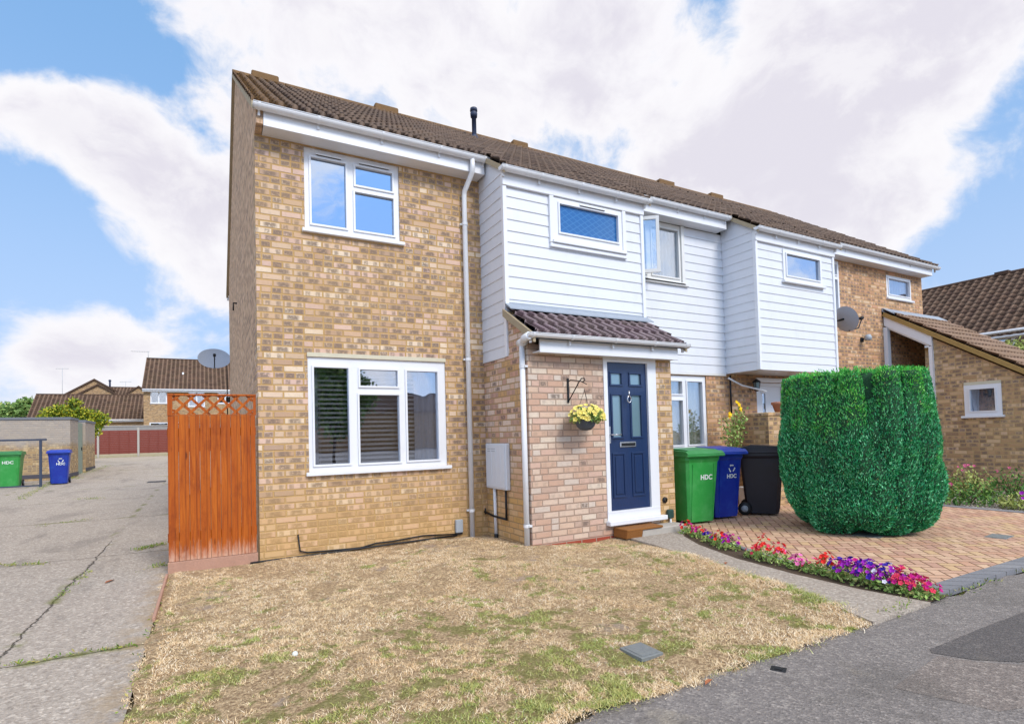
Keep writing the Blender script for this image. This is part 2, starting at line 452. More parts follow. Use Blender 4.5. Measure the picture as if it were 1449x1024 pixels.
PET = dict(red=petal('red_petals', 'd01e22', 'e84838'), purple=petal('purple_petals', '9a1ea0', 'b838c4'), violet=petal('violet_petals', '3a2090', '5838b0'),
           pink=petal('pink_petals', 'e070a8', 'f0a0c8'), coral=petal('coral_petals', 'd83860', 'f06070'), magenta=petal('magenta_petals', 'b01870', 'd03090'),
           yellow=petal('yellow_petals', 'e8d45c', 'f6ecA0'.lower()), white=petal('white_petals', 'e8e4ec', 'f4f0f4'), gold=petal('gold_petals', 'f0c818', 'f8d840'),
           rose=petal('rose_petals', 'c05880', 'd88098'))

# ------------------------------------------------------------------ helpers: mesh building
class MB:
    def __init__(s): s.v = []; s.f = []; s.sm = []
    def add(s, vs, fs, smooth=False):
        o = len(s.v); s.v += [tuple(v) for v in vs]; s.f += [tuple(i + o for i in f) for f in fs]; s.sm += [smooth] * len(fs); return s
    def box(s, x0, x1, y0, y1, z0, z1, M=None, bev=0.):
        if x0 > x1: x0, x1 = x1, x0
        if y0 > y1: y0, y1 = y1, y0
        if z0 > z1: z0, z1 = z1, z0
        if bev:
            b = min(bev, (x1 - x0) / 2.01, (y1 - y0) / 2.01, (z1 - z0) / 2.01)
            vs = []
            for cx, sx in ((x0, 1), (x1, -1)):
                for cy, sy in ((y0, 1), (y1, -1)):
                    for cz, sz in ((z0, 1), (z1, -1)):
                        vs += [(cx, cy + sy * b, cz + sz * b), (cx + sx * b, cy, cz + sz * b), (cx + sx * b, cy + sy * b, cz)]
            import itertools
            # faces
            def id(i, j, k, a): return ((i * 2 + j) * 2 + k) * 3 + a
            fs = []
            for i in (0, 1): fs.append([id(i, 0, 0, 0), id(i, 1, 0, 0), id(i, 1, 1, 0), id(i, 0, 1, 0)][::(1 if i else -1)])
            for j in (0, 1): fs.append([id(0, j, 0, 1), id(1, j, 0, 1), id(1, j, 1, 1), id(0, j, 1, 1)][::(-1 if j else 1)])
            for k in (0, 1): fs.append([id(0, 0, k, 2), id(1, 0, k, 2), id(1, 1, k, 2), id(0, 1, k, 2)][::(1 if k else -1)])
            for j in (0, 1):
                for k in (0, 1):
                    q = [id(0, j, k, 1), id(1, j, k, 1), id(1, j, k, 2), id(0, j, k, 2)]; fs.append(q[::(1 if (j == k) else -1)][::-1])
            for i in (0, 1):
                for k in (0, 1):
                    q = [id(i, 0, k, 0), id(i, 1, k, 0), id(i, 1, k, 2), id(i, 0, k, 2)]; fs.append(q[::(1 if (i == k) else -1)])
            for i in (0, 1):
                for j in (0, 1):
                    q = [id(i, j, 0, 0), id(i, j, 1, 0), id(i, j, 1, 1), id(i, j, 0, 1)]; fs.append(q[::(1 if (i == j) else -1)][::-1])
            for i in (0, 1):
                for j in (0, 1):
                    for k in (0, 1):
                        q = [id(i, j, k, 0), id(i, j, k, 1), id(i, j, k, 2)]; fs.append(q if (i + j + k) % 2 else q[::-1])
        else:
            vs = [(x, y, z) for x in (x0, x1) for y in (y0, y1) for z in (z0, z1)]
            fs = [(0, 1, 3, 2), (4, 6, 7, 5), (0, 4, 5, 1), (2, 3, 7, 6), (0, 2, 6, 4), (1, 5, 7, 3)]
        if M: vs = [M(v) if callable(M) and not isinstance(M, Matrix) else (M @ Vector(v)) for v in vs]
        return s.add(vs, fs)
    def tube(s, pts, r, n=8, caps=True, smooth=True):
        pts = [Vector(p) for p in pts]; rs = r if isinstance(r, (list, tuple)) else [r] * len(pts)
        vs = []; up = None
        for i, p in enumerate(pts):
            d = ((pts[min(i + 1, len(pts) - 1)] - p).normalized() + (p - pts[max(i - 1, 0)]).normalized())
            if d.length < 1e-6: d = Vector((0, 0, 1))
            d.normalize()
            if up is None: up = Vector((0, 0, 1)) if abs(d.z) < .9 else Vector((1, 0, 0))
            a = d.cross(up).normalized(); b = a.cross(d).normalized(); up = b
            for k in range(n):
                th = 2 * PI * k / n; vs.append(p + (a * math.cos(th) + b * math.sin(th)) * rs[i])
        fs = [(i * n + k, i * n + (k + 1) % n, (i + 1) * n + (k + 1) % n, (i + 1) * n + k) for i in range(len(pts) - 1) for k in range(n)]
        s.add(vs, fs, smooth)
        if caps:
            o = len(s.v) - len(vs); s.f += [tuple(o + k for k in range(n))[::-1], tuple(o + (len(pts) - 1) * n + k for k in range(n))]; s.sm += [False, False]
        return s
    def lathe(s, prof, c=(0, 0, 0), n=20, M=None, smooth=True):
        vs = [(c[0] + r * math.cos(2 * PI * k / n), c[1] + r * math.sin(2 * PI * k / n), c[2] + z) for r, z in prof for k in range(n)]
        if M: vs = [M @ Vector(v) for v in vs]
        fs = [(i * n + k, i * n + (k + 1) % n, (i + 1) * n + (k + 1) % n, (i + 1) * n + k) for i in range(len(prof) - 1) for k in range(n)]
        return s.add(vs, fs, smooth)
    def prism(s, poly, axis, a, b):
        """poly: 2D points in the other two axes; extruded along axis a..b"""
        def p3(p, w): return (w, p[0], p[1]) if axis == 'X' else (p[0], w, p[1]) if axis == 'Y' else (p[0], p[1], w)
        n = len(poly); vs = [p3(p, a) for p in poly] + [p3(p, b) for p in poly]
        fs = [tuple(range(n))[::-1], tuple(range(n, 2 * n))] + [(i, (i + 1) % n, n + (i + 1) % n, n + i) for i in range(n)]
        return s.add(vs, fs)

def mesh_obj(name, v, f, mat, parent=None, smooth=None, org=None, attr=None):
    me = bpy.data.meshes.new(name)
    org = Vector(org) if org is not None else Vector((0, 0, 0))
    if isinstance(v, np.ndarray):
        v = v - np.array(org); nv = len(v); nf, k = f.shape
        me.vertices.add(nv); me.vertices.foreach_set('co', v.astype(np.float32).ravel())
        me.loops.add(nf * k); me.loops.foreach_set('vertex_index', f.astype(np.int32).ravel())
        me.polygons.add(nf); me.polygons.foreach_set('loop_start', np.arange(0, nf * k, k, dtype=np.int32))
        me.update(calc_edges=True)
    else:
        me.from_pydata([tuple(Vector(p) - org) for p in v], [], f); me.update()
    if smooth is not None:
        me.polygons.foreach_set('use_smooth', smooth)
    if attr is not None:
        an, data = attr
        a = me.attributes.new(an, 'FLOAT_COLOR', 'FACE')
        a.data.foreach_set('color', np.asarray(data, np.float32).ravel())
    if mat: me.materials.append(mat)
    o = bpy.data.objects.new(name, me); COL.objects.link(o)
    if parent: o.parent = parent
    return o

def root_of(o):
    while o.parent: o = o.parent
    return o
def part(name, mb, mat, parent, local=False, fix=True):
    """mesh given in world coordinates, unless local (then in the coordinates of the thing's root)"""
    org = (0, 0, 0) if (local or parent is None) else root_of(parent).location
    o = mesh_obj(name, mb.v, mb.f, mat, parent, mb.sm, org)
    if fix:
        import bmesh
        b = bmesh.new(); b.from_mesh(o.data); bmesh.ops.recalc_face_normals(b, faces=b.faces); b.to_mesh(o.data); b.free()
    return o
def tag(o, label=None, cat=None, group=None, kind=None):
    if label: o['label'] = label
    if cat: o['category'] = cat
    if group: o['group'] = group
    if kind: o['kind'] = kind
    return o
def thing(name, label, cat, loc=(0, 0, 0), rz=0, group=None):
    o = bpy.data.objects.new(name, None); COL.objects.link(o); o.location = loc; o.rotation_euler = (0, 0, rz)
    o.empty_display_size = .2
    return tag(o, label, cat, group)
def copy_tree(o, parent=None):
    c = o.copy(); COL.objects.link(c)
    if parent: c.parent = parent
    for ch in list(o.children): copy_tree(ch, c)
    return c

class PL:
    """wall plane: u along, z up, w outward"""
    def __init__(s, o, axis, sign):   # axis 'X': u = world X, outward = sign*Y ; axis 'Y': u = world Y, outward = sign*X
        s.o, s.axis, s.sign = o, axis, sign
    def p(s, u, z, w=0):
        return (u, s.o + s.sign * w, z) if s.axis == 'X' else (s.o + s.sign * w, u, z)
    def box(s, mb, u0, u1, z0, z1, w0, w1, bev=0.):
        a = s.p(u0, z0, w0); b = s.p(u1, z1, w1)
        return mb.box(a[0], b[0], a[1], b[1], a[2], b[2], bev=bev)

def wall(mb, pl, u0, u1, z0, z1, holes=(), th=.1, topf=None):
    us = sorted({u0, u1, *[h[0] for h in holes], *[h[1] for h in holes]}); zs = sorted({z0, z1, *[h[2] for h in holes], *[h[3] for h in holes]})
    us = [u for u in us if u0 <= u <= u1]; zs = [z for z in zs if z0 <= z <= z1]
    def inh(u, z): return any(h[0] < u < h[1] and h[2] < z < h[3] for h in holes)
    for a, b in zip(us, us[1:]):
        for c, d in zip(zs, zs[1:]):
            if inh((a + b) / 2, (c + d) / 2): continue
            mb.add([pl.p(a, c), pl.p(b, c), pl.p(b, d), pl.p(a, d)], [(0, 1, 2, 3)])
            mb.add([pl.p(a, c, -th), pl.p(b, c, -th), pl.p(b, d, -th), pl.p(a, d, -th)], [(3, 2, 1, 0)])
    for h in list(holes) + [(u0, u1, z0, z1)]:
        a, b, c, d = h[:4]
        for q in (((a, c), (b, c)), ((b, c), (b, d)), ((b, d), (a, d)), ((a, d), (a, c))):
            mb.add([pl.p(*q[0]), pl.p(*q[1]), pl.p(*q[1], -th), pl.p(*q[0], -th)], [(0, 1, 2, 3)])
    return mb

def cladding(mb, pl, u0, u1, z0, z1, holes=(), h=.147, lip=.011, zref=None):
    zref = z0 if zref is None else zref
    k0 = math.floor((z0 - zref) / h); z = zref + k0 * h
    while z < z1 - 1e-6:
        cuts = sorted({max(z, z0), min(z + h, z1), *[q for hh in holes for q in hh[2:4] if max(z, z0) < q < min(z + h, z1)]})
        for a, b in zip(cuts, cuts[1:]):
            segs = [(u0, u1)]
            for hh in holes:
                if hh[2] < (a + b) / 2 < hh[3]:
                    ns = []
                    for s0, s1 in segs:
                        if hh[0] > s0: ns.append((s0, min(s1, hh[0])))
                        if hh[1] < s1: ns.append((max(s0, hh[1]), s1))
                    segs = [q for q in ns if q[1] > q[0]]
            wa = lip * (1 - (a - z) / h) + .003; wb = lip * (1 - (b - z) / h) + .003
            if b >= z + h - 1e-6: wb = .003
            for s0, s1 in segs:
                mb.add([pl.p(s0, a, wa), pl.p(s1, a, wa), pl.p(s1, b, wb), pl.p(s0, b, wb)], [(0, 1, 2, 3)])
                if abs(a - z) < 1e-6 or a == z0:
                    mb.add([pl.p(s0, a, 0), pl.p(s1, a, 0), pl.p(s1, a, wa), pl.p(s0, a, wa)], [(0, 1, 2, 3)])
                for q in (s0, s1):
                    mb.add([pl.p(q, a, 0), pl.p(q, a, wa), pl.p(q, b, wb), pl.p(q, b, 0)], [(0, 1, 2, 3)])
        z += h
    return mb

def window(parent, pl, u0, u1, z0, z1, panes, rec=.03, depth=.07, fw=.055, sill=True, g=None, m=None, vents=(), name='window', sillw=.05, gnames='pane', sash=.018):
    """frame = outer ring + mullions filling everything that is not a pane"""
    m = m or M_upvc; g = g or M_glass
    f = MB()
    wall(f, PLoff(pl, -rec), u0, u1, z0, z1, panes, depth)
    fr = part(name, f, m, parent)
    s = MB()
    for a, b, c, d in panes:        # raised bead round each pane
        e = .022
        P2 = PLoff(pl, -rec)
        for (q0, q1, r0, r1) in ((a - e, b + e, d, d + e), (a - e, b + e, c - e, c), (a - e, a, c, d), (b, b + e, c, d)):
            P2.box(s, q0, q1, r0, r1, .001, sash)
    part('sash', s, m, fr)
    for a, b, c, d in panes:
        q = MB(); PLoff(pl, -rec).box(q, a - .003, b + .003, c - .003, d + .003, -.035, -.025); part(gnames, q, g, fr)
    if sill:
        q = MB(); pl.box(q, u0 - .035, u1 + .05, z0 - .045, z0 - .001, -.02, sillw, .006); part('sill', q, m, fr)
    for a, b, z in vents:
        q = MB(); PLoff(pl, -rec).box(q, a, b, z, z + .022, sash, sash + .014, .004); part('trickle_vent', q, m, fr)
        q = MB(); PLoff(pl, -rec).box(q, a + .01, b - .01, z - .006, z - .001, sash, sash + .008); part('vent_slot', q, M_black, fr)
    return fr
def PLoff(pl, w): return PL(pl.o + pl.sign * w, pl.axis, pl.sign)

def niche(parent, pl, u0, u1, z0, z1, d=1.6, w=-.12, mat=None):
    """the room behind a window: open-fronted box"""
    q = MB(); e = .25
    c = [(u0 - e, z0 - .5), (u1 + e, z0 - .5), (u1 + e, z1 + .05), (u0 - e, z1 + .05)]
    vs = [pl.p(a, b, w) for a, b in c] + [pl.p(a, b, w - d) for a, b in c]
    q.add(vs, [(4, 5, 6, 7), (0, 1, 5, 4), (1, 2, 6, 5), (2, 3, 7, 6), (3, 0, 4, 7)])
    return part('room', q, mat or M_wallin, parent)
def drape(parent, pl, u0, u1, z0, z1, w, mat, amp=.02, per=.09, name='curtain'):
    q = MB(); n = max(6, int((u1 - u0) / per * 6)); vs = []
    for i in range(n + 1):
        u = u0 + (u1 - u0) * i / n; ww = w + amp * math.sin(u / per * 2 * PI + 1.3 * math.sin(u * 7)) * (1 + .4 * math.sin(u * 23))
        vs += [pl.p(u, z0, ww * 1.0), pl.p(u, z1, w + (ww - w) * .7)]
    q.add(vs, [(2 * i, 2 * i + 2, 2 * i + 3, 2 * i + 1) for i in range(n)], True)
    return part(name, q, mat, parent, fix=False)
def blinds(parent, pl, u0, u1, z0, z1, w, mat, st=.05):
    q = MB(); z = z0
    while z < z1:
        q.add([pl.p(u0, z, w), pl.p(u1, z, w), pl.p(u1, z + st * .5, w - .03), pl.p(u0, z + st * .5, w - .03)], [(0, 1, 2, 3)]); z += st
    for u in (u0 + .1, u1 - .1): pl.box(q, u, u + .004, z0, z1, w + .001, w + .004)
    return part('blind', q, mat, parent, fix=False)

def tiled(name, mat, parent, ridge, U, D, len_u, len_d, period=.15, course=.3, amp=.055, seg=10, step=.03, tile_w=.30, flip=False):
    """interlocking tile slope. ridge: start point at ridge; U along ridge; D unit down-slope."""
    ridge, U, D = (np.array(a, float) for a in (ridge, U, D)); N = np.cross(U, D); N /= np.linalg.norm(N)
    if N[2] < 0: N = -N
    nu = max(2, int(len_u / period * seg)); us = np.linspace(0, len_u, nu + 1); prof = amp * (.5 + .5 * np.cos(2 * PI * us / period)) ** .8
    tid = np.floor(us[:-1] / tile_w + .25 * 0).astype(int)
    V = []; F = []; A = []; o = 0
    nc = int(math.ceil(len_d / course)); rr = np.random.default_rng(3)
    for c in range(nc):
        d0 = c * course; d1 = min(len_d, d0 + course)
        jit = rr.normal(0, .003, tid.max() + 2)[np.append(tid, tid[-1])]
        rows = [(max(0, d0 - .005), 0.), (d1, step), (d1 - .004, -.02)]
        for d, hgt in rows:
            k = 1. if hgt >= 0 else .6
            pr = prof * (1 if hgt >= 0 else .35)
            V.append(ridge + us[:, None] * U + d * D + (pr + hgt + (jit if hgt > 0 else 0))[:, None] * N)
        col = rr.random((tid.max() + 2, 4)); col[:, 3] = 1
        for r in range(2):
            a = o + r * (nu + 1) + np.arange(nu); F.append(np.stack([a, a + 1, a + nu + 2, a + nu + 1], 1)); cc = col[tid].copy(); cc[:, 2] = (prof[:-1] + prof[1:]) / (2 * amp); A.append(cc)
        o += 3 * (nu + 1)
    V = np.concatenate(V); F = np.concatenate(F); A = np.concatenate(A)
    ob = mesh_obj(name, V, F, mat, parent, None, root_of(parent).location if parent else None, ('tileid', A))
    return ob

def gutter(parent, x0, x1, y, z, r=.056, lugs=True, name='gutter'):
    q = MB(); n = 10; vs = []; L = []
    for i in range(n + 1):
        th = PI + PI * i / n; L.append((y + r * math.cos(th), z + r * math.sin(th) * .95))
    L2 = [(y + (r - .006) * math.cos(PI + PI * i / n), z + (r - .006) * math.sin(PI + PI * i / n) * .95) for i in range(n, -1, -1)]
    q.prism(L + L2, 'X', x0, x1)
    for xe in (x0, x1): q.prism(L, 'X', xe - .004, xe + .004)
    q.tube([(x0, y - r, z + .003), (x1, y - r, z + .003)], .006, 6)
    # brackets and unions
    xs = [x0 + .06] + [x0 + (x1 - x0) * k for k in ((.24, .5, .76) if x1 - x0 > 2 else (.5,))] + [x1 - .06] if lugs else []
    for xe in xs:
        Lb = [(y + (r + .006) * math.cos(PI + PI * i / n), z + (r + .006) * math.sin(PI + PI * i / n) * .95) for i in range(n + 1)]
        q.prism(Lb, 'X', xe - .014, xe + .014); q.box(xe - .012, xe + .012, y + r * .6, y + r + .01, z - .1, z)
    return part(name, q, M_gutter, parent)
def clips(q, x, y, z, r, toX=0, toY=.06):
    q.lathe([(r + .005, -.02), (r + .005, .02)], (x, y, z), 14); q.box(x - .055, x + .055, y + r * .6, y + toY, z - .012, z + .012)

def text_mesh(body, size, M):
    cu = bpy.data.curves.new('t', 'FONT'); cu.body = body; cu.size = size; cu.extrude = .0012; cu.align_x = 'CENTER'
    cu.offset = size * .03
    ob = bpy.data.objects.new('t', cu); COL.objects.link(ob)
    dg = bpy.context.evaluated_depsgraph_get(); dg.update(); me = ob.evaluated_get(dg).to_mesh()
    q = MB(); q.add([M @ v.co for v in me.vertices], [tuple(p.vertices) for p in me.polygons])
    ob.evaluated_get(dg).to_mesh_clear(); bpy.data.objects.remove(ob); bpy.data.curves.remove(cu)
    return q

# terrain height
GY = [(-80, -.24), (-4.6, -.22), (0, -.22), (15, -.02), (18.3, .08), (21.7, .24), (33, .48), (44, .6), (60, .8), (400, 1.5)]
def gz(y): return float(np.interp(y, [a for a, b in GY], [b for a, b in GY]))

def sheet(name, pts_left, pts_right, mat, dz=0., n=1):
    pass
def ground_grid(name, x0, x1, ys, mat, dz=0., nx=2, label=None, kind='structure', xf=None, noise=0.):
    xs = np.linspace(x0, x1, nx); V = []; F = []
    for y in ys:
        for x in xs:
            V.append((xf(x, y) if xf else x, y, gz(y) + dz + (rng.normal(0, noise) if noise else 0)))
    for j in range(len(ys) - 1):
        for i in range(nx - 1):
            a = j * nx + i; F.append((a, a + 1, a + nx + 1, a + nx))
    o = mesh_obj(name, V, F, mat); o['kind'] = kind; return o
def poly_sheet(name, pts, z, mat, kind='structure', th=0.):
    q = MB()
    if th: q.prism(pts, 'Z', z - th, z)
    else: q.add([(a, b, z) for a, b in pts], [tuple(range(len(pts)))])
    o = part(name, q, mat, None)
    if kind: o['kind'] = kind
    return o

# ------------------------------------------------------------------ THE SETTING
ground_grid('ground', -400, 400, [-300, -80, -40, -20, -10, -4.6, 0, 15, 18.3, 21.7, 33, 44, 60, 120, 400], M_ground, -.06, 9)
ground_grid('lane', -9., -.875, [-4.62, -3, -2, 0, 3, 6, 9, 12, 15, 18.3, 21.7, 26, 32.4], M_lane, .0, 5,
            xf=lambda x, y: x if x < -1 or y < 1 else (x if y < 9 else x + (y - 9) * .3))
poly_sheet('road', [(-60, -60), (60, -60), (60, -4.62)] + [(x, -4.62 + .025 * math.sin(x * 5) + .018 * math.sin(x * 17 + 1)) for x in np.linspace(12, -3, 120)] + [(-60, -4.62)], -.222, M_road)
poly_sheet('road_patch', [(3.20, -5.10), (3.25, -5.07), (4.0, -5.07), (4.9, -5.09), (4.85, -5.62), (4.1, -5.60), (3.45, -5.42), (3.28, -5.27)], -.2195, M_patch)
poly_sheet('rough_road_patch', [(2.55, -5.22), (3.18, -5.14), (3.27, -5.30), (3.44, -5.46), (3.7, -5.58), (3.2, -5.75), (2.7, -5.6)], -.2208, M_rough)
# garden path
path_pts = [(4.12, -1.2), (4.04, -1.95), (3.86, -2.9), (3.68, -3.8), (3.50, -4.42), (3.40, -4.67), (4.17, -4.66), (4.10, -4.2), (4.12, -3.6), (4.22, -2.9), (4.45, -2.2), (4.72, -1.7), (4.98, -1.44), (4.98, -1.2)]
poly_sheet('path', path_pts, -.198, M_path, th=.03)
poly_sheet('flower_bed', [(4.17, -4.65), (4.10, -4.2), (4.12, -3.6), (4.22, -2.9), (4.45, -2.2), (4.72, -1.7), (5.0, -1.5), (5.1, -1.7), (4.95, -2.1), (4.7, -2.7), (4.55, -3.3), (4.5, -3.9), (4.48, -4.65)], -.203, plain('bed_soil', '54422f', .95, 0, .4, 20., .01))
poly_sheet('paved_forecourt', [(4.48, -4.45), (9.72, -4.45), (9.72, 0.3), (5.2, .3), (5.15, -1.5), (5.0, -1.75), (4.86, -2.2), (4.64, -2.8), (4.5, -3.4), (4.47, -4.0)], -.193, M_pave, th=.03)
poly_sheet('paving_edge', [(4.44, -4.60), (9.9, -4.60), (9.9, .3), (9.722, .3), (9.722, -4.452), (4.44, -4.452)], -.186, M_edging, th=.05)
q = [(5.0, -1.75), (4.86, -2.2), (4.64, -2.8), (4.5, -3.4), (4.468, -4.0), (4.476, -4.449)]
poly_sheet('bed_edging', [(a - .002, b) for a, b in q] + [(a - .075, b) for a, b in q[::-1]], -.187, M_edging, th=.04)
poly_sheet('gravel_bed', [(9.904, -4.6), (20, -4.6), (20, .3), (9.904, .3)], -.2, M_gravel, th=.03)

# lawn: bumpy base + blades
def lawn_h(x, y): return -.205 + .022 * math.sin(x * 1.7 + 1) * math.sin(y * 1.3) + .012 * math.sin(x * 4.1 + y * 3.3) + .006 * math.sin(x * 11 + 2) * math.sin(y * 9)
def lawn_right(y): return float(np.interp(y, [-4.61, -4.42, -3.8, -2.9, -1.95, -1.2, 0], [3.42, 3.50, 3.68, 3.86, 4.04, 4.12, 4.12]))
V = []; F = []; nx, ny = 70, 70
for j in range(ny + 1):
    y = -4.63 + 4.68 * j / ny
    for i in range(nx + 1):
        x0, x1 = -.87, lawn_right(y) + .01
        x = x0 + (x1 - x0) * i / nx
        ed = min(1, (x - x0) / .15, (x1 - x) / .15, (y + 4.63) / .2)
        V.append((x + (.02 * math.sin(y * 9) if i == 0 else 0), y + (.03 * math.sin(x * 7) if j == 0 else 0), -.218 + (lawn_h(x, y) + .218) * max(0, ed)))
for j in range(ny):
    for i in range(nx): a = j * (nx + 1) + i; F.append((a, a + 1, a + nx + 2, a + nx + 1))
o = mesh_obj('lawn', V, F, M_soil, smooth=[True] * len(F)); o['kind'] = 'structure'

def blades(n, pos_fn, hmin, hmax, wid=.004, lean=.7):
    xy = pos_fn(n); n = len(xy); x, y = xy[:, 0], xy[:, 1]
    z = np.array([lawn_h(a, b) if a > -.8 else gz(b) for a, b in xy]) - .004
    h = rng.uniform(hmin, hmax, n); th = rng.uniform(0, 2 * PI, n); le = rng.uniform(.1, lean, n) * h * 1.6
    ph = rng.uniform(0, PI, n); dx, dy = np.cos(ph) * wid, np.sin(ph) * wid
    b = np.stack([x, y, z], 1); w = np.stack([dx, dy, 0 * x], 1)
    tip = b + np.stack([np.cos(th) * le, np.sin(th) * le, h], 1)
    V = np.stack([b - w, b + w, tip], 1).reshape(-1, 3); F = np.arange(3 * n).reshape(-1, 3)
    A = rng.random((n, 4)); return V, F, A
def lawn_pos(n):
    y = -4.66 + 4.6 * rng.random(n) ** 1.0; r = np.array([lawn_right(b) for b in y]) + .03
    x = -.9 + (r + .9) * rng.random(n)
    k = ~((x > 2.75) & (y > -1.25)) & ~((x > 1.68) & (x < 1.93) & (y < -4.08) & (y > -4.30))
    q_ = np.sin(x * 3.1 + 1.3 * np.sin(y * 2.3)) * np.sin(y * 3.7 + 1.1 * np.sin(x * 2.9)) + .5 * np.sin(x * 9.7 + y * 4.) * np.sin(y * 8.3 - x * 3.)
    k &= ~((q_ > .35) & (rng.random(len(x)) < .75))
    return np.stack([x, y], 1)[k]
V1, F1, A1 = blades(90000, lawn_pos, .003, .012, .0024, 1.6)
cc_ = lawn_pos(9000); m_ = 22
def clump_pos(n): return np.repeat(cc_, m_, 0) + rng.normal(0, .016, (len(cc_) * m_, 2))
V5, F5, A5 = blades(0, clump_pos, .006, .022, .0026, 1.5)
A5[:, 0] = np.clip(np.repeat(rng.random(len(cc_)), m_) + rng.normal(0, .18, len(A5)), 0, .999)
# longer tufts
tc = lawn_pos(420); tn = 90
def tuft_pos(n):
    c = np.repeat(tc, tn, 0); return c + rng.normal(0, .035, c.shape)
V2, F2, A2 = blades(0, tuft_pos, .006, .026, .0026, 1.4)
def edge_pos(n):
    y = rng.uniform(-4.6, -1.3, 9000); x = np.array([lawn_right(b) for b in y]) + rng.normal(-.03, .05, 9000); return np.stack([x, y], 1)
V3, F3, A3 = blades(0, edge_pos, .006, .028, .0026, 1.2)
def kerb_pos(n):
    x = rng.uniform(-.9, 3.4, 9000); return np.stack([x, -4.62 + rng.normal(0, .035, 9000)], 1)
V4, F4, A4 = blades(0, kerb_pos, .005, .022, .0026, 1.4)
V = np.concatenate([V1, V2, V3, V4, V5]); F = np.arange(len(V)).reshape(-1, 3); A = np.concatenate([A1, A2, A3, A4, A5])
o = mesh_obj('grass', V, F, M_grass, attr=('rnd', A)); tag(o, 'parched straw-coloured front lawn with scattered green patches', 'grass', kind='stuff')

# weeds in the lane joints
def leaf_quads(c, size, nrm_up=.3, asp=.5, spread=None, dirs=None):
    """small pointed leaves at points c (n,3)"""
    n = len(c); d = rng.normal(0, 1, (n, 3)) if dirs is None else dirs + rng.normal(0, .35, (n, 3))
    d /= np.linalg.norm(d, axis=1)[:, None] + 1e-9; d[:, 2] += nrm_up; d /= np.linalg.norm(d, axis=1)[:, None] + 1e-9
    r = rng.normal(0, 1, (n, 3)); s = np.cross(d, r); s /= np.linalg.norm(s, axis=1)[:, None] + 1e-9
    L = (size * rng.uniform(.6, 1.3, n))[:, None]; W = L * asp
    V = np.stack([c, c + d * L * .55 + s * W * .5, c + d * L, c + d * L * .55 - s * W * .5], 1).reshape(-1, 3)
    return V, np.arange(4 * n).reshape(-1, 4), rng.random((n, 4))
def leaves_obj(name, c, size, mat, parent=None, org=None, **k):
    V, F, A = leaf_quads(c, size, **k); return mesh_obj(name, V, F, mat, parent, None, org, ('rnd', A))
wc = []
for (x0, y0, x1, y1, n, s) in ((-4.35, 10, -4.95, 17., 1500, .06), (-2.7, 1.55, -1.9, 1.25, 300, .03), (-1.3, 1.6, -1.0, 1.9, 350, .03), (-1.15, .3, -.9, .5, 200, .03),
        (-1.72, -2.25, -.95, -2.28, 160, .015), (-4.7, 17.4, -4.3, 16.8, 700, .1), (-4.5, 18.5, -4.2, 22.3, 900, .1), (-3.2, 9.3, -2.6, 9.2, 200, .05),
        (-7.5, 32.3, 2, 32.3, 2500, .12), (3.5, -4.62, 4.1, -4.58, 200, .03), (4.5, -4.64, 6.2, -4.62, 180, .025), (-1.68, -.5, -1.6, .6, 120, .02), (-.93, -4.5, -.86, -.1, 120, .018), (-2.9, 4.8, -2.2, 5.4, 150, .03)):
    t_ = rng.random(n); x = x0 + (x1 - x0) * t_ + rng.normal(0, s, n); y = y0 + (y1 - y0) * t_ + rng.normal(0, s, n)
    msk = np.sin(x * 9 + y * 7) + np.sin(y * 23 + x * 3) > -.4
    zz = np.array([gz(b) for b in y]) + rng.random(n) * s * .8
    wc.append(np.stack([x, y, zz], 1)[msk])
o = leaves_obj('weeds', np.concatenate(wc), .028, M_weed, nrm_up=.5, asp=.3); tag(o, 'low green weeds growing in the concrete joints', 'weeds', kind='stuff')

# ------------------------------------------------------------------ TERRACE
RS, RZ0 = .667, 5.007
def rz(y): return RZ0 + RS * y
RN = math.hypot(1, RS); DV = (0, -1 / RN, -RS / RN); DVb = (0, 1 / RN, -RS / RN)
RY = 4.1
front = PL(0., 'X', -1); boxp = PL(-.69, 'X', -1); porchp = PL(-1.18, 'X', -1)

def roof_slice(parent, x0, x1, ye, vents=(), ridge_len=.45):
    L = (RY - ye) * RN
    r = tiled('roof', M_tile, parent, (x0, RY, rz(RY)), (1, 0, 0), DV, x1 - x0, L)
    return r
def rear_and_ridge(parent, roof, x0, x1, vents):
    q = MB(); q.add([(x0, RY, rz(RY) - .01), (x1, RY, rz(RY) - .01), (x1, 8.55, rz(RY) - RS * 4.45), (x0, 8.55, rz(RY) - RS * 4.45)], [(0, 1, 2, 3)])
    part('rear_roof', q, M_tile, parent)
    q = MB(); x = x0
    while x < x1 - .05:
        xe = min(x + .44, x1); n = 8
        L = [(RY + .13 * math.cos(PI * i / n), rz(RY) - .035 + .1 * math.sin(PI * i / n)) for i in range(n + 1)]
        q.prism(L, 'X', x + .006, xe - .006); x = xe
    rt = part('ridge_tiles', q, M_lichen, roof)
    for a, b in vents:
        q = MB(); q.box(a, b, RY - .16, RY + .16, rz(RY) - .05, rz(RY) + .095, bev=.02)
        v = part('ridge_vent', q, M_lichen, roof)
    return rt

def eaves(parent, x0, x1, soff=4.62, fy=-.225, gx0=None, gx1=None, lx=True):
    q = MB(); q.box(x0, x1, fy - .012, fy + .012, 4.622, rz(fy) - .02, bev=.004)
    part('fascia', q, M_upvc, parent)
    q = MB(); q.prism([(fy + .013, 4.626), (-.001, 4.626), (-.001, 4.64), (fy + .013, 4.64)], 'X', x0 + .003, x1 - .003)
    part('soffit', q, M_upvc, parent)
    gutter(parent, gx0 if gx0 is not None else x0 - .03, gx1 if gx1 is not None else x1 + .03, fy - .062, rz(fy - .062) + .0)

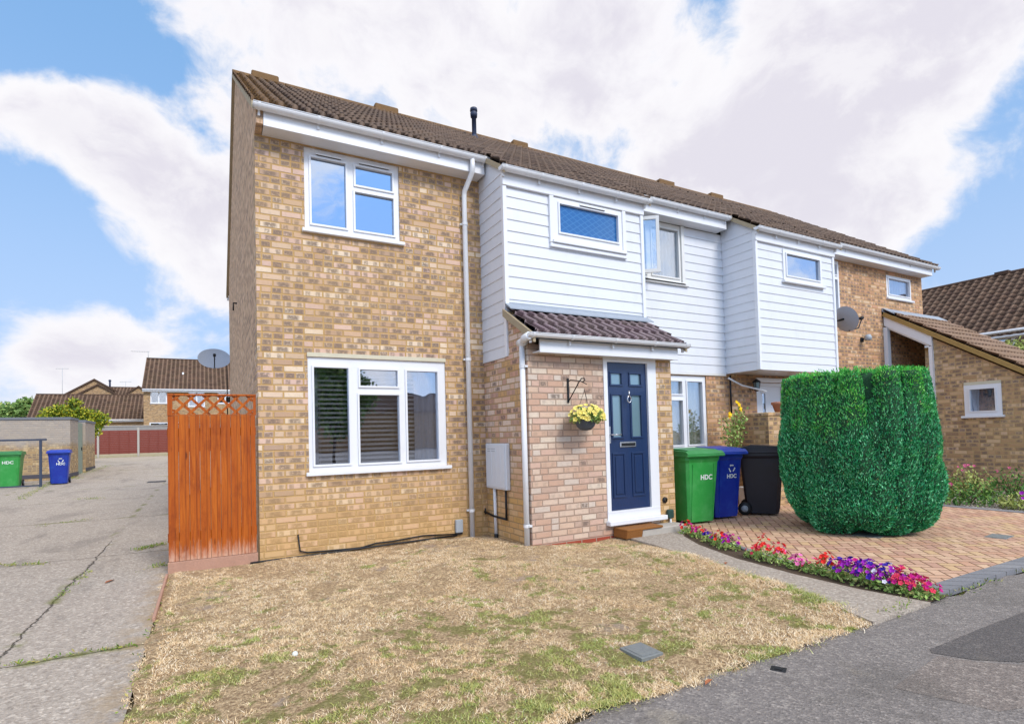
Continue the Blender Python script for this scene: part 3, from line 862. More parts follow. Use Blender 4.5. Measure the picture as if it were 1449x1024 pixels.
def box_bay(parent, x0, x1, zb_front, zb_side, win, openleft=True, tag_side=None):
    """projecting clad first-floor bay"""
    q = MB(); ztop = 4.29
    cladding(q, boxp, x0, x1, zb_front, ztop, [win], zref=2.11)
    part('front_cladding', q, M_clad, parent)
    b = MB(); wall(b, PLoff(boxp, -.002), x0 + .002, x1 - .002, zb_side, 4.45, [win], .1)
    part('bay_wall', b, M_upvc, parent)
    q = MB(); cladding(q, PL(x0, 'Y', -1), -.69, -.001, zb_side, 4.52, [], zref=2.11); q.prism([(-.69, 4.521), (-.001, 4.521), (-.001, 4.98)], 'X', x0 - .008, x0 + .02); part('side_cladding', q, M_clad, parent)
    q = MB(); wall(q, PL(x0 + .003, 'Y', -1), -.585, .0, zb_side, 4.6, [], .05); part('bay_cheek', q, M_upvc, parent)
    q = MB(); wall(q, PL(x1 - .003, 'Y', 1), -.585, .0, zb_side, 4.6, [], .05)
    cladding(q, PL(x1, 'Y', 1), -.69, -.001, zb_side, 4.52, [], zref=2.11); part('side_cladding', q, M_clad, parent)
    for xa, xb in ((x0 - .026, x0 + .03), (x1 - .03, x1 + .026)): q = MB(); q.box(xa, xb, -.722, -.66, zb_side, 4.44, bev=.004); part('corner_trim', q, M_upvc, parent)
    q = MB(); q.box(x0 - .03, x1 + .03, -.735, -.69 - .0, 4.292, 4.47, bev=.004); part('bay_fascia', q, M_upvc, parent)
    gutter(parent, x0 - .09, x1 + .09, -.80, rz(-.78) + .0)

def downpipe(parent, pts, r=.034, cl=(), flip=0.055, name='downpipe'):
    q = MB(); q.tube(pts, r, 14)
    for x, y, z in cl: clips(q, x, y, z, r, toY=flip)
    return part(name, q, M_gutter, parent)

# ---- house one (end of terrace) -------------------------------------------------
H1 = thing('terraced_house', 'end terrace house with buff brick front, white clad bay and tiled porch with blue door', 'house', (1.4, 0, -.25), group='houses in the terrace')
Wuw = (.53, 1.685, 3.62, 4.61); Wgw = (.535, 2.26, .752, 2.105)
q = MB(); wall(q, front, 0, 2.83, -.6, 4.63, [Wuw, Wgw], .25); part('front_wall', q, M_brick, H1)
q = MB(); q.prism([(.252, -.6), (8.2, -.6), (8.2, rz(0)), (RY, rz(RY) - .06), (.252, rz(.252) - .06)], 'X', 0, .25)
q.prism([(-.23, 4.64), (-.23, rz(-.23) - .05), (.25, rz(.25) - .06), (.25, 4.632), (-.003, 4.632)], 'X', 0., .072)
part('gable_wall', q, M_brick_gable, H1)
q = MB(); wall(q, PL(8.2, 'X', 1), .25, 5.12, -.6, 4.9, [], .2); part('rear_wall', q, M_brick_gable, H1)
q = MB(); wall(q, PL(0.252, 'X', -1), 2.835, 5.12, -.6, 4.6, [], .1); q.box(.26, 5.1, .3, 8., 2.3, 2.45); part('inner_wall', q, M_wallin, H1)
def bay_deck(parent, x0, x1):
    q = MB(); q.prism([(-.80, rz(-.80) - .035), (-.80, rz(-.80) - .015), (.2, rz(.2) - .015), (.2, rz(.2) - .035)], 'X', x0 + .026, x1 - .026); part('roof_deck', q, M_black, parent)
    for a, b in ((x0, x0 + .024), (x1 - .024, x1)):
        q = MB(); q.prism([(-.815, rz(-.815) - .055), (-.815, rz(-.815) + .02), (-.26, rz(-.26) + .02), (-.26, rz(-.26) - .055)], 'X', a, b); part('verge', q, M_mortar, parent)
bay_deck(H1, 2.775, 5.215)
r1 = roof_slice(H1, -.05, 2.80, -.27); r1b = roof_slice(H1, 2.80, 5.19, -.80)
rear_and_ridge(H1, r1, -.05, 5.19, [(.26, .72), (2.5, 2.98)])
# mortar verge and undercloak
q = MB(); q.prism([(-.29, rz(-.29) - .055), (-.29, rz(-.29) + .03), (RY, rz(RY) + .012), (RY, rz(RY) - .055)], 'X', -.048, .0)
q.prism([(8.55, rz(-.35) - .055), (8.55, rz(-.35) + .0), (RY, rz(RY) + .0), (RY, rz(RY) - .055)], 'X', -.048, .0)
part('verge', q, M_mortar, H1)
eaves(H1, .075, 2.80, gx0=-.03, gx1=2.83)
q = MB(); q.tube([(-.03, 8.6, 4.72), (5.1, 8.6, 4.72)], .055, 8); part('rear_gutter', q, M_gutter, H1)
q = MB(); q.lathe([(.045, -.1), (.045, .42), (.065, .42), (.072, .5), (.05, .54), (.075, .545), (.07, .6), (.0, .63)], (4.22, 3.0, rz(3.) + .04), 14)
q.lathe([(.12, -.12), (.06, .06)], (4.22, 3.0, rz(3.) + .03), 14); part('flue', q, M_navy, H1)
wu = window(H1, front, *Wuw, [(.61, 1.015, 3.70, 4.50), (1.135, 1.60, 4.265, 4.50), (1.125, 1.61, 3.70, 4.175)], g=M_glass_up, vents=[(.66, .97, 4.535), (1.17, 1.56, 4.535)], rec=.02)
niche(wu, front, *Wuw)
drape(wu, front, 1.42, 1.62, 3.66, 4.5, -.16, M_curt)
wg = window(H1, front, *Wgw, [(.605, 1.005, .835, 1.985), (1.145, 1.615, 1.775, 1.975), (1.13, 1.63, .83, 1.665), (1.735, 2.15, .835, 1.975)], g=M_glass_low, rec=.015)
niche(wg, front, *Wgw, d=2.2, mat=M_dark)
blinds(wg, front, .58, 2.2, .82, 2.02, -.13, M_blind, .056)
drape(wg, front, 1.86, 2.2, .8, 2.0, -.11, M_curt, .015, .07)
drape(wg, front, .58, .66, .8, 2.0, -.11, M_curt, .015, .07)
q = MB(); front.box(q, .53, 2.265, 2.107, 2.155, -.02, .012); part('lintel', q, M_lintel, H1)
# main downpipe
dpx = 2.60
downpipe(H1, [(dpx, -.285, 4.8), (dpx, -.285, 4.66), (dpx - .0, -.26, 4.60), (dpx - .03, -.075, 4.42), (dpx - .03, -.06, 4.36), (dpx - .03, -.06, -.24)], .034,
         [(dpx - .03, -.06, z) for z in (3.98, 2.15, .14)])
# bay
box_bay(H1, 2.83, 5.12, 2.73, 2.11, (3.57, 4.735, 3.70, 4.275))
wb = window(H1, boxp, 3.57, 4.735, 3.70, 4.275, [(3.66, 4.655, 3.815, 4.20)], rec=-.03, depth=.12, g=M_glass_bath, vents=[(3.98, 4.42, 4.225)], sillw=.075)
q = MB(); boxp.box(q, 3.50, 3.568, 3.66, 4.29, .0, .045, .004); boxp.box(q, 4.737, 4.80, 3.66, 4.29, .0, .045, .004); boxp.box(q, 3.50, 4.80, 3.60, 3.652, .0, .05, .004); part('window_trim', q, M_upvc, H1)
q = MB(); q.box(2.84, 5.11, -.68, -.0, 2.113, 2.13); part('bay_soffit', q, M_upvc, H1)
# porch
dhole = (3.945, 4.835, -.0, 2.11)
q = MB(); wall(q, porchp, 2.83, 5.12, -.6, 2.2, [dhole], .11); part('porch_front_wall', q, M_brick_pink, H1)
def fn_side2(t):
    return {}
M_side = brick('toothed_porch_brick', ['d2aa94', 'dabca8', 'c89c86', 'd8b49a', 'c09a88', 'dec6b4', 'c8a070', 'd4bcac'], 'b99a70', smudge=.8, header=.2, stain=('d0a35c', -.1, 1.1, .7))
q = MB(); q.prism([(-.001, -.6), (-1.07, -.6), (-1.07, 2.45), (-.69, 2.70), (-.69, 2.108), (-.001, 2.108)], 'X', 2.831, 2.94); part('porch_side_wall', q, M_side, H1)
q = MB(); q.prism([(-1.178, 2.2), (-1.178, 2.38), (-1.071, 2.448), (-1.071, 2.2)], 'X', 2.832, 2.94); part('porch_cheek', q, M_brick_pink, H1)
q = MB(); q.prism([(-.001, -.6), (-1.07, -.6), (-1.07, 2.45), (-.69, 2.70), (-.69, 2.108), (-.001, 2.108)], 'X', 5.01, 5.119); part('porch_side_wall', q, M_brick, H1)
q = MB(); porchp.box(q, 4.837, 5.118, -.24, 2.19, .0, .004); part('porch_pier_facing', q, M_brick, H1)
ps = .60; pn = math.hypot(1, ps); pe = -1.43; prz = lambda y: 2.70 + ps * (y + .70)
pr = tiled('porch_roof', M_tile_porch, H1, (2.80, -.70, prz(-.7)), (1, 0, 0), (0, -1 / pn, -ps / pn), 2.36, (-.70 - pe) * pn, course=.27, amp=.042, step=.03)
q = MB(); q.prism([(-.70, prz(-.7) - .02), (pe, prz(pe) - .02), (pe, prz(pe) - .045), (-.70, prz(-.7) - .045)], 'X', 2.80, 5.16)
part('porch_roof_deck', q, M_black, H1)
q = MB(); q.prism([(-.70, prz(-.7) - .085), (-.70, prz(-.7) + .01), (pe, prz(pe) + .01), (pe, prz(pe) - .085)], 'X', 2.765, 2.798); part('porch_verge', q, M_mortar, H1); q = MB()
q.prism([(-.70, prz(-.7) - .085), (-.70, prz(-.7) + .01), (pe, prz(pe) + .01), (pe, prz(pe) - .085)], 'X', 5.162, 5.195); part('porch_verge', q, M_mortar, H1)
q = MB(); q.box(2.80, 5.16, -.72, -.712, 2.66, 2.80); q.prism([(-.716, 2.768), (-.716, 2.785), (-.85, 2.70), (-.85, 2.685)], 'X', 2.80, 5.16); part('lead_flashing', q, M_lead, H1)
q = MB(); q.box(2.90, 5.10, -1.352, -1.33, 2.075, 2.235, bev=.004); q.box(2.90, 5.10, -1.33, -1.182, 2.085, 2.10)
part('porch_fascia', q, M_upvc, H1)
gutter(H1, 2.70, 5.22, -1.42, 2.275, .05, name='porch_gutter')
q = MB(); q.tube([(2.72, -1.42, 2.25), (2.72, -1.30, 2.235), (2.78, -1.17, 2.22)], .045, 10); q.tube([(2.78, -1.2, 2.22), (2.785, -1.08, 2.215)], .05, 10); part('gutter_elbow', q, M_gutter, H1)
q = MB(); q.tube([(2.785, -1.13, 2.2), (2.785, -1.13, -.23)], .034, 14)
for z in (1.93, .05): q.lathe([(.039, -.02), (.039, .02)], (2.785, -1.13, z), 14); q.box(2.79, 2.83, -1.185, -1.14, z - .012, z + .012)
part('downpipe', q, M_gutter, H1)
# door
D1 = MB(); F_ = PLoff(porchp, .012)
wall(D1, F_, 3.945, 4.835, .0, 2.11, [(4.005, 4.685, .115, 2.03)], .085)
F_.box(D1, 3.955, 4.83, .095, .113, -.08, .004)
dr = part('door_frame', D1, M_upvc, H1)
q = MB(); F_.box(q, 3.925, 4.90, -.06, -.002, -.05, .07, .006); part('door_sill', q, M_upvc, dr)
dpl = PLoff(porchp, -.02)
lights = [(4.085, 4.255, 1.745, 1.885), (4.405, 4.585, 1.745, 1.885), (4.095, 4.245, 1.06, 1.60), (4.415, 4.575, 1.06, 1.60)]
q = MB(); wall(q, dpl, 4.008, 4.682, .118, 2.027, lights, .045)
for a, b, c, d in lights + [(4.095, 4.255, .30, .83), (4.415, 4.58, .30, .83)]:
    e = .026
    for (u0, u1, z0, z1) in ((a - e, b + e, d, d + e), (a - e, b + e, c - e, c), (a - e, a, c, d), (b, b + e, c, d)): dpl.box(q, u0, u1, z0, z1, .001, .014, .004)
for a, b, c, d in [(4.115, 4.235, .32, .81), (4.435, 4.56, .32, .81)]: dpl.box(q, a, b, c, d, .001, .012, .008)
dl = part('door', q, M_door, H1)
for a, b, c, d in lights:
    q = MB(); dpl.box(q, a - .002, b + .002, c - .002, d + .002, -.03, -.015); part('door_pane', q, M_frost, dl)
q = MB(); dpl.box(q, 4.195, 4.465, .925, .995, .001, .016, .006); part('letterbox', q, M_chrome, dl)
q = MB(); dpl.box(q, 4.215, 4.445, .94, .978, .0165, .022, .003); part('letterbox_flap', q, M_black, dl)
q = MB(); q.tube([(4.325, -1.225, 1.66), (4.325, -1.23, 1.58)], .01, 8)
q.tube([(4.325 + .03 * math.sin(a), -1.228, 1.545 + .042 * math.cos(a)) for a in np.linspace(0, 2 * PI, 16)], .008, 8); part('knocker', q, M_chrome, dl)
q = MB(); dpl.box(q, 4.018, 4.05, .98, 1.2, .001, .012, .005); part('handle_plate', q, M_chrome, dl)
q = MB(); q.tube([(4.034, -1.2, 1.09), (4.034, -1.255, 1.09), (4.15, -1.255, 1.09)], .009, 8); part('handle', q, M_chrome, dl)

# ---- house two -------------------------------------------------------------------
H2 = thing('terraced_house', 'middle terrace house clad in white boards with an open upstairs casement', 'house', (7.4, 0, -.25), group='houses in the terrace')
Wr = (5.30, 6.63, 3.63, 4.60); Wn = (5.55, 7.13, .80, 2.055); Dn = (8.45, 9.3, -.1, 1.98)
q = MB(); wall(q, front, 5.122, 9.83, -.6, 2.11, [Wn, Dn], .25); part('front_wall', q, M_brick_red, H2)
q = MB(); wall(q, PLoff(front, -.004), 5.122, 9.83, 2.115, 4.62, [Wr], .12); part('upper_wall', q, M_upvc_old, H2)
q = MB(); cladding(q, front, 5.13, 7.64, 2.11, 4.6, [(5.25, 6.70, 3.58, 4.62)], zref=2.11); part('front_cladding', q, M_clad, H2)
q = MB(); q.box(5.12, 7.62, -.022, -.001, 2.07, 2.108); part('cladding_drip', q, M_upvc_old, H2)
q = MB(); front.box(q, 5.25, 5.298, 3.58, 4.62, 0, .03); front.box(q, 6.632, 6.70, 3.58, 4.62, 0, .03, .003); front.box(q, 5.25, 6.76, 3.575, 3.62, 0, .05, .004); part('window_trim', q, M_upvc_old, H2)
bay_deck(H2, 7.575, 9.955)
r2 = roof_slice(H2, 5.19, 7.60, -.27); r2b = roof_slice(H2, 7.60, 9.93, -.80)
rear_and_ridge(H2, r2, 5.19, 9.93, [(5.65, 6.05)])
eaves(H2, 5.20, 7.52, gx0=5.16, gx1=7.54)
box_bay(H2, 7.65, 9.83, 2.11, 2.11, (8.35, 9.46, 3.70, 4.25))
wb = window(H2, boxp, 8.35, 9.46, 3.70, 4.25, [(8.43, 9.38, 3.79, 4.17)], rec=-.03, depth=.12, g=M_glass_up, sillw=.075)
q = MB(); q.box(7.66, 9.82, -.68, -.0, 2.113, 2.13); part('bay_soffit', q, M_upvc, H2)
wr = window(H2, front, *Wr, [(5.36, 5.83, 3.71, 4.52), (5.97, 6.57, 3.71, 4.52)], rec=.0, g=M_glass, m=M_upvc_old)
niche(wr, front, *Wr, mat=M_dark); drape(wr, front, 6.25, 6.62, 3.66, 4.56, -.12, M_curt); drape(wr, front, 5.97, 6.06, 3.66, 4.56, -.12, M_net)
# open casement
hx, hy = 5.50, -.035; dx, dy = math.cos(math.radians(-38)), math.sin(math.radians(-38))
def cas(u, z, w): return (hx + dx * u - dy * w * -1 * 0 + (-dy) * w * 0 + dy * w * -1 * .0 + (w * dy * -1), hy + dy * u + w * dx, z)
def cbox(mb, u0, u1, z0, z1, w0, w1):
    return mb.add([cas(u, z, w) for u in (u0, u1) for w in (w0, w1) for z in (z0, z1)], [(0, 1, 3, 2), (4, 6, 7, 5), (0, 4, 5, 1), (2, 3, 7, 6), (0, 2, 6, 4), (1, 5, 7, 3)])
q = MB()
for a in ((0, .05, 3.66, 4.57), (.40, .45, 3.66, 4.57), (.05, .40, 3.66, 3.715), (.05, .40, 4.515, 4.57)): cbox(q, *a, 0, .045)
part('open_casement', q, M_upvc_old, H2)
q = MB(); cbox(q, .049, .401, 3.714, 4.516, .018, .026); part('casement_pane', q, M_glass, H2)
wn = window(H2, front, *Wn, [(5.62, 6.20, .88, 1.95), (6.30, 6.56, 1.74, 1.955), (6.30, 6.56, .88, 1.63), (6.68, 7.04, .88, 1.955)], g=M_glass, rec=.02)
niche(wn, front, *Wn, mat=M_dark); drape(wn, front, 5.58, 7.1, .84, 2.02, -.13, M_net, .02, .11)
# white front door with a small dark light
q = MB(); wall(q, PLoff(front, -.04), 8.45, 9.3, -.1, 1.98, [(8.51, 9.24, .0, 1.92)], .07); f2 = part('door_frame', q, M_upvc, H2)
q = MB(); wall(q, PLoff(front, -.07), 8.51, 9.24, .0, 1.92, [(8.70, 8.79, 1.2, 1.78)], .04)
PLoff(front, -.07).box(q, 8.66, 8.83, 1.79, 1.82, 0, .012); PLoff(front, -.07).box(q, 8.66, 8.83, 1.16, 1.19, 0, .012); d2 = part('door', q, M_upvc, H2)
q = MB(); PLoff(front, -.08).box(q, 8.70, 8.79, 1.2, 1.78, -.012, -.002); part('door_pane', q, M_glass_low, d2)
q = MB(); front.box(q, 8.44, 9.31, 1.985, 2.06, -.02, .03); part('door_head', q, M_upvc, H2)
q = MB(); q.tube([(7.63, -.06, 2.03), (7.9, -.12, 1.9), (8.25, -.35, 1.78)], .018, 8); part('waste_pipe', q, M_gutter, H2)
q = MB(); q.tube([(7.7, -.04, 2.08), (7.7, -.04, 1.4)], .016, 8); part('black_pipe', q, M_black, H2)
# low wall beside its entrance (a thing of its own)
LW = thing('low_brick_wall', 'waist-high brick wall beside the neighbour\'s entrance behind the bins', 'wall', (8.1, -.4, -.2))
q = MB(); q.box(7.80, 9.9, -.70, -.58, -.3, 1.33); q.box(7.80, 7.92, -.579, -.002, -.3, 1.33); part('brickwork', q, M_brick_wing, LW)
q = MB(); q.box(7.785, 9.9, -.715, -.565, 1.331, 1.39, bev=.01); q.box(7.785, 7.935, -.564, -.003, 1.331, 1.39, bev=.01); part('coping', q, M_brick_wing, LW)
# meter cupboard behind black bin
q = MB(); q.box(7.60, 7.795, -.62, -.2, -.2, .12, bev=.01); o = part('white_ground_box', q, M_meter, None); tag(o, 'small white ground box at the foot of the low wall behind the black bin', 'box')

# ---- house three -----------------------------------------------------------------
H3 = thing('terraced_house', 'far terrace house of warm brick with a sloping tiled side wing', 'house', (12.3, 0, -.25), group='houses in the terrace')
Wt = (13.05, 14.10, 4.02, 4.53); Wk = (10.35, 11.22, 3.45, 4.60)
q = MB(); wall(q, front, 9.832, 14.6, -.6, 4.63, [Wt, Wk], .25); part('front_wall', q, M_brick_red, H3)
q = MB(); q.prism([(.252, -.6), (8.2, -.6), (8.2, rz(0)), (RY, rz(RY) - .06), (.252, rz(.252) - .06)], 'X', 14.35, 14.6); part('gable_wall', q, M_brick_gable, H3)
q = MB(); wall(q, PL(8.2, 'X', 1), 5.122, 14.35, -.6, 4.9, [], .2); part('rear_wall', q, M_brick_gable, H3)
r3 = roof_slice(H3, 9.93, 14.75, -.27); rear_and_ridge(H3, r3, 9.93, 14.75, [(10.1, 10.65), (12.05, 12.55)])
q = MB(); q.prism([(-.27, rz(-.27) - .055), (-.27, rz(-.27) + .005), (RY, rz(RY) + .005), (RY, rz(RY) - .055)], 'X', 14.72, 14.76); part('verge', q, M_mortar, H3)
eaves(H3, 9.93, 14.6, gx0=9.93, gx1=14.78)
wt = window(H3, front, *Wt, [(13.13, 14.02, 4.10, 4.46)], rec=.0, g=M_glass_low); niche(wt, front, *Wt, d=1.); drape(wt, front, 13.08, 14.08, 4.05, 4.5, -.1, M_curt, .02, .12)
wk = window(H3, front, *Wk, [(10.42, 11.14, 4.30, 4.52), (10.42, 11.14, 3.53, 4.20)], rec=.0, g=M_glass); niche(wk, front, *Wk, d=1.); drape(wk, front, 10.4, 11.2, 3.5, 4.5, -.12, M_curt)
# wing
wrz = lambda y: 3.66 + .655 * y; wn_ = math.hypot(1, .655)
q = MB(); WX = 12.9; wl = PL(WX, 'Y', -1)
poly = [(-.82, -.6), (-.82, wrz(-.82) - .14), (-2.75, wrz(-2.75) - .14), (-2.75, -.6)]
ww = (-2.03, -1.43, 1.26, 1.87)
# wall pieces round the small window (butted end to end)
q.prism([(-.87, -.6), (-1.43, -.6), (-1.43, wrz(-1.43) - .14), (-.87, wrz(-.87) - .14)], 'X', WX, WX + .2)
q.prism([(-2.03, -.6), (-2.75, -.6), (-2.75, wrz(-2.75) - .14), (-2.03, wrz(-2.03) - .14)], 'X', WX, WX + .2)
q.prism([(-1.43, -.6), (-2.03, -.6), (-2.03, 1.26), (-1.43, 1.26)], 'X', WX, WX + .2)
q.prism([(-1.43, 1.87), (-2.03, 1.87), (-2.03, wrz(-2.03) - .14), (-1.43, wrz(-1.43) - .14)], 'X', WX, WX + .2)
q.prism([(-.002, -.6), (-.87, -.6), (-.87, 1.0), (-.002, 1.0)], 'X', WX, WX + .2)
q.box(WX + .2, 15.2, -2.75, -2.55, -.6, wrz(-2.75) - .14)
q.prism([(-.002, -.6), (-2.55, -.6), (-2.55, wrz(-2.55) - .14), (-.002, wrz(0) - .14)], 'X', 15.0, 15.2)
part('wing_wall', q, M_brick_wing, H3)
tiled('wing_roof', M_tile_wing, H3, (12.84, -.0, wrz(0)), (1, 0, 0), (0, -1 / wn_, -.655 / wn_), 2.5, 2.95 * wn_, course=.3)
q = MB(); q.prism([(-.0, wrz(0) - .05), (-.0, wrz(0) - .02), (-2.95, wrz(-2.95) - .02), (-2.95, wrz(-2.95) - .05)], 'X', 12.86, 15.32); part('wing_roof_deck', q, M_conc, H3)
q = MB(); q.prism([(-.0, wrz(0) - .09), (-.0, wrz(0) + .012), (-2.95, wrz(-2.95) + .012), (-2.95, wrz(-2.95) - .09)], 'X', 12.80, 12.84); part('wing_verge', q, plain('lichened_mortar', 'a8884e', .95, 0, .5, 8., .004), H3)
q = MB(); q.prism([(-.02, wrz(-.02) - .30), (-.02, wrz(-.02) - .092), (-.93, wrz(-.93) - .092), (-.93, wrz(-.93) - .30)], 'X', 12.83, 12.898)
q.box(12.83, 12.95, -.08, -.001, .9, wrz(-.08) - .30); q.box(12.83, 12.95, -.93, -.868, .9, wrz(-.93) - .30)
q.prism([(-.08, wrz(-.08) - .34), (-.08, wrz(-.08) - .302), (-.868, wrz(-.868) - .302), (-.868, wrz(-.868) - .34)], 'X', 12.86, 12.95)
part('side_light_frame', q, M_upvc, H3)
q = MB(); q.box(12.80, 15.3, -.03, -.003, 3.60, 3.74); q.prism([(-.03, wrz(-.03) + .095), (-.24, wrz(-.24) + .085), (-.24, wrz(-.24) + .07), (-.03, wrz(-.03) + .08)], 'X', 12.80, 15.3); part('lead_flashing', q, M_lead, H3)
q = MB(); wlw = window(H3, wl, *ww, [(-1.93, -1.53, 1.35, 1.78)], rec=-.02, depth=.12, g=M_glass_low, sillw=.08)
drape(wlw, wl, -2.0, -1.46, 1.3, 1.84, -.1, M_curt, .015, .09)
q = MB(); wl.box(q, -2.03, -1.43, 1.872, 1.93, -.02, .015); part('lintel', q, M_lintel, H3)
q = MB(); q.lathe([(0, -.05), (.05, -.03), (.06, .02), (.03, .06), (0, .07)], (14.93, -.75, 2.45), 12); part('globe_light', q, M_upvc, H3)

# small wall lights
def wall_light(x, y, z, label):
    t = thing('wall_light', label, 'lamp', (x, y, z))
    q = MB(); q.tube([(0, 0, 0), (0, -.09, 0), (0, -.12, .05)], .012, 8); q.lathe([(.045, -.002), (.045, .012)], (0, 0, 0), 12, Matrix.Rotation(PI / 2, 4, 'X')); part('bracket', q, M_black, t, True)
    q = MB(); q.lathe([(.0, .17), (.05, .14), (.075, .11), (.07, .1)], (0, -.12, .0), 8); q.lathe([(.02, -.09), (.045, -.075), (.045, -.06)], (0, -.12, .03), 8)
    for k in range(4): a = k * PI / 2 + .4; q.tube([(.042 * math.cos(a), -.12 + .042 * math.sin(a), -.04), (.066 * math.cos(a), -.12 + .066 * math.sin(a), .11)], .005, 4)
    part('lantern_cage', q, M_black, t, True)
    q = MB(); q.lathe([(.036, -.035), (.058, .105)], (0, -.12, 0), 12); part('lantern_glass', q, M_frost, t, True)
    return t
wall_light(8.30, -.0, 1.86, 'black coach lantern on the brick wall beside the white front door')
T_ = thing('wall_light', 'small grey floodlight on the brick wall right of the grey dish', 'lamp', (11.95, 0, 2.98))
q = MB(); q.box(-.05, .05, -.03, 0, -.05, .05, bev=.01); q.tube([(0, -.03, 0), (0, -.1, .02)], .012, 8); part('bracket', q, M_black, T_, True)
q = MB(); q.lathe([(.0, -.07), (.06, -.06), (.075, .0), (.05, .06), (0, .07)], (0, -.14, .03), 12); part('lamp_head', q, M_grey, T_, True)

# terracotta pot on the low wall
T_ = thing('terracotta_pot', 'terracotta pot standing on the low brick wall by the entrance', 'pot', (8.22, -.64, 1.39))
q = MB(); q.lathe([(0, 0), (.09, 0), (.13, .13), (.15, .14), (.15, .18), (.13, .18), (.125, .14), (.05, .13)], (0, 0, 0), 18); part('pot', q, M_terra, T_, True)
# ------------------------------------------------------------------ fixings on house one
T_ = thing('meter_cabinet', 'white electricity meter cabinet on the porch side wall between two downpipes', 'meter box', (2.83, -.4, .43))
q = MB(); q.box(2.765, 2.829, -.685, -.115, .43, 1.02, bev=.01); part('cabinet', q, M_meter, T_)
q = MB(); q.box(2.758, 2.7649, -.66, -.14, .455, .995, bev=.003)
for i in range(3): q.box(2.755, 2.758, -.56 + .13 * i, -.54 + .13 * i, .5, .95)
part('cabinet_door', q, M_meter, T_)
q = MB()
for i in range(2): q.box(2.7565, 2.7579, -.42, -.19, .945 - .03 * i, .955 - .03 * i)
part('notice_label', q, M_grey, T_)
q = MB(); q.tube([(2.80, -.29, .43), (2.80, -.30, -.18)], .022, 10); part('cable_duct', q, M_gutter, T_)
q = MB(); q.tube([(2.80, -.30, -.16), (2.80, -.30, -.26)], .026, 10); part('duct_foot', q, M_black, T_)
q = MB(); q.tube([(2.80, -.6, .43), (2.80, -.6, .06)], .015, 8); q.tube([(2.80, -.61, .06), (2.78, -.3, .07), (2.77, -.03, .1)], .014, 8); q.tube([(2.77, -.06, .07), (2.77, -.06, .15)], .012, 8); part('pipe', q, M_black, T_)
T_ = thing('junction_box', 'small grey utility box low on the brick wall by the downpipe', 'utility box', (2.4, 0, -.14))
q = MB(); front.box(q, 2.345, 2.445, -.14, .03, .0, .05, .008); part('cover', q, M_grey, T_)
q = MB(); front.box(q, 2.35, 2.44, -.165, -.141, .0, .035); part('terminal', q, M_black, T_)
q = MB(); q.tube([(2.35, -.03, -.155), (1.9, -.02, -.125), (1.5, -.02, -.15), (1.3, -.02, -.15), (1.1, -.02, -.185), (.5, -.02, -.165), (.42, -.02, -.14), (.4, -.012, .05)], .009, 6)
o = part('black_cable', q, M_black, None); tag(o, 'thin black cable rising to a clip left of the grey utility box', 'cable')
q = MB(); q.tube([(2.36, -.04, -.17), (1.9, -.04, -.175), (1.3, -.045, -.185), (.6, -.045, -.195), (.02, -.04, -.2), (-.1, -.04, -.205)], .012, 6)
o = part('black_cable', q, M_black, None); tag(o, 'thicker black cable running along the wall foot to the gate', 'cable')
T_ = thing('wall_tap', 'green outdoor tap box low on the pier beside the blue door', 'tap', (4.99, -1.18, -.05))
q = MB(); porchp.box(q, 4.935, 5.035, -.06, .06, .006, .07, .015); part('tap_cover', q, plain('dark_green_plastic', '24433c', .5), T_)
q = MB(); q.tube([(4.99, -1.215, -.06), (4.99, -1.215, -.17)], .014, 8); part('pipe', q, M_gutter, T_)
q = MB(); q.lathe([(.04, 0), (.04, .02), (.02, .03)], (0, 0, 0), 14, Matrix.Translation((4.92, -1.184, .19)) @ Matrix.Rotation(PI / 2, 4, 'X')); o = part('round_vent', q, M_black, None); tag(o, 'round black vent cap on the pier above the green tap', 'vent')
q = MB(); q.tube([(-.02, 3.9, 3.55), (-.08, 3.9, 3.55), (-.08, 3.9, 3.42)], .015, 6); o = part('wall_bracket', q, M_black, None); tag(o, 'small black bracket high on the gable wall', 'bracket')

# doorstep and mat
T_ = thing('door_step', 'grey concrete step in front of the blue door, half under the doormat', 'step', (4.6, -1.3, -.2))
q = MB(); q.box(4.28, 5.06, -1.44, -1.185, -.24, -.115, bev=.012); part('slab', q, M_conc, T_)
def fn_coir(t):
    P = t.pos(); n = t.noise(P, 90., 3., .7); m = t.noise(P, 4., 3.)
    return {'Base Color': t.mix(n, t.mix(m, 'a0662a', 'b87a38'), '6e431c'), 'Roughness': .95, 'Normal': t.bump(n, .01)}
q = MB(); q.box(4.02, 4.62, -1.46, -1.20, -.112, -.085, bev=.006); q.prism([(-1.462, -.11), (-1.2, -.11), (-1.2, -.20), (-1.44, -.20)], 'X', 4.02, 4.275)
M = Matrix.Identity(4); o = part('doormat', q, material('coir', fn_coir), None); tag(o, 'brown coir doormat on the step in front of the blue door', 'doormat')

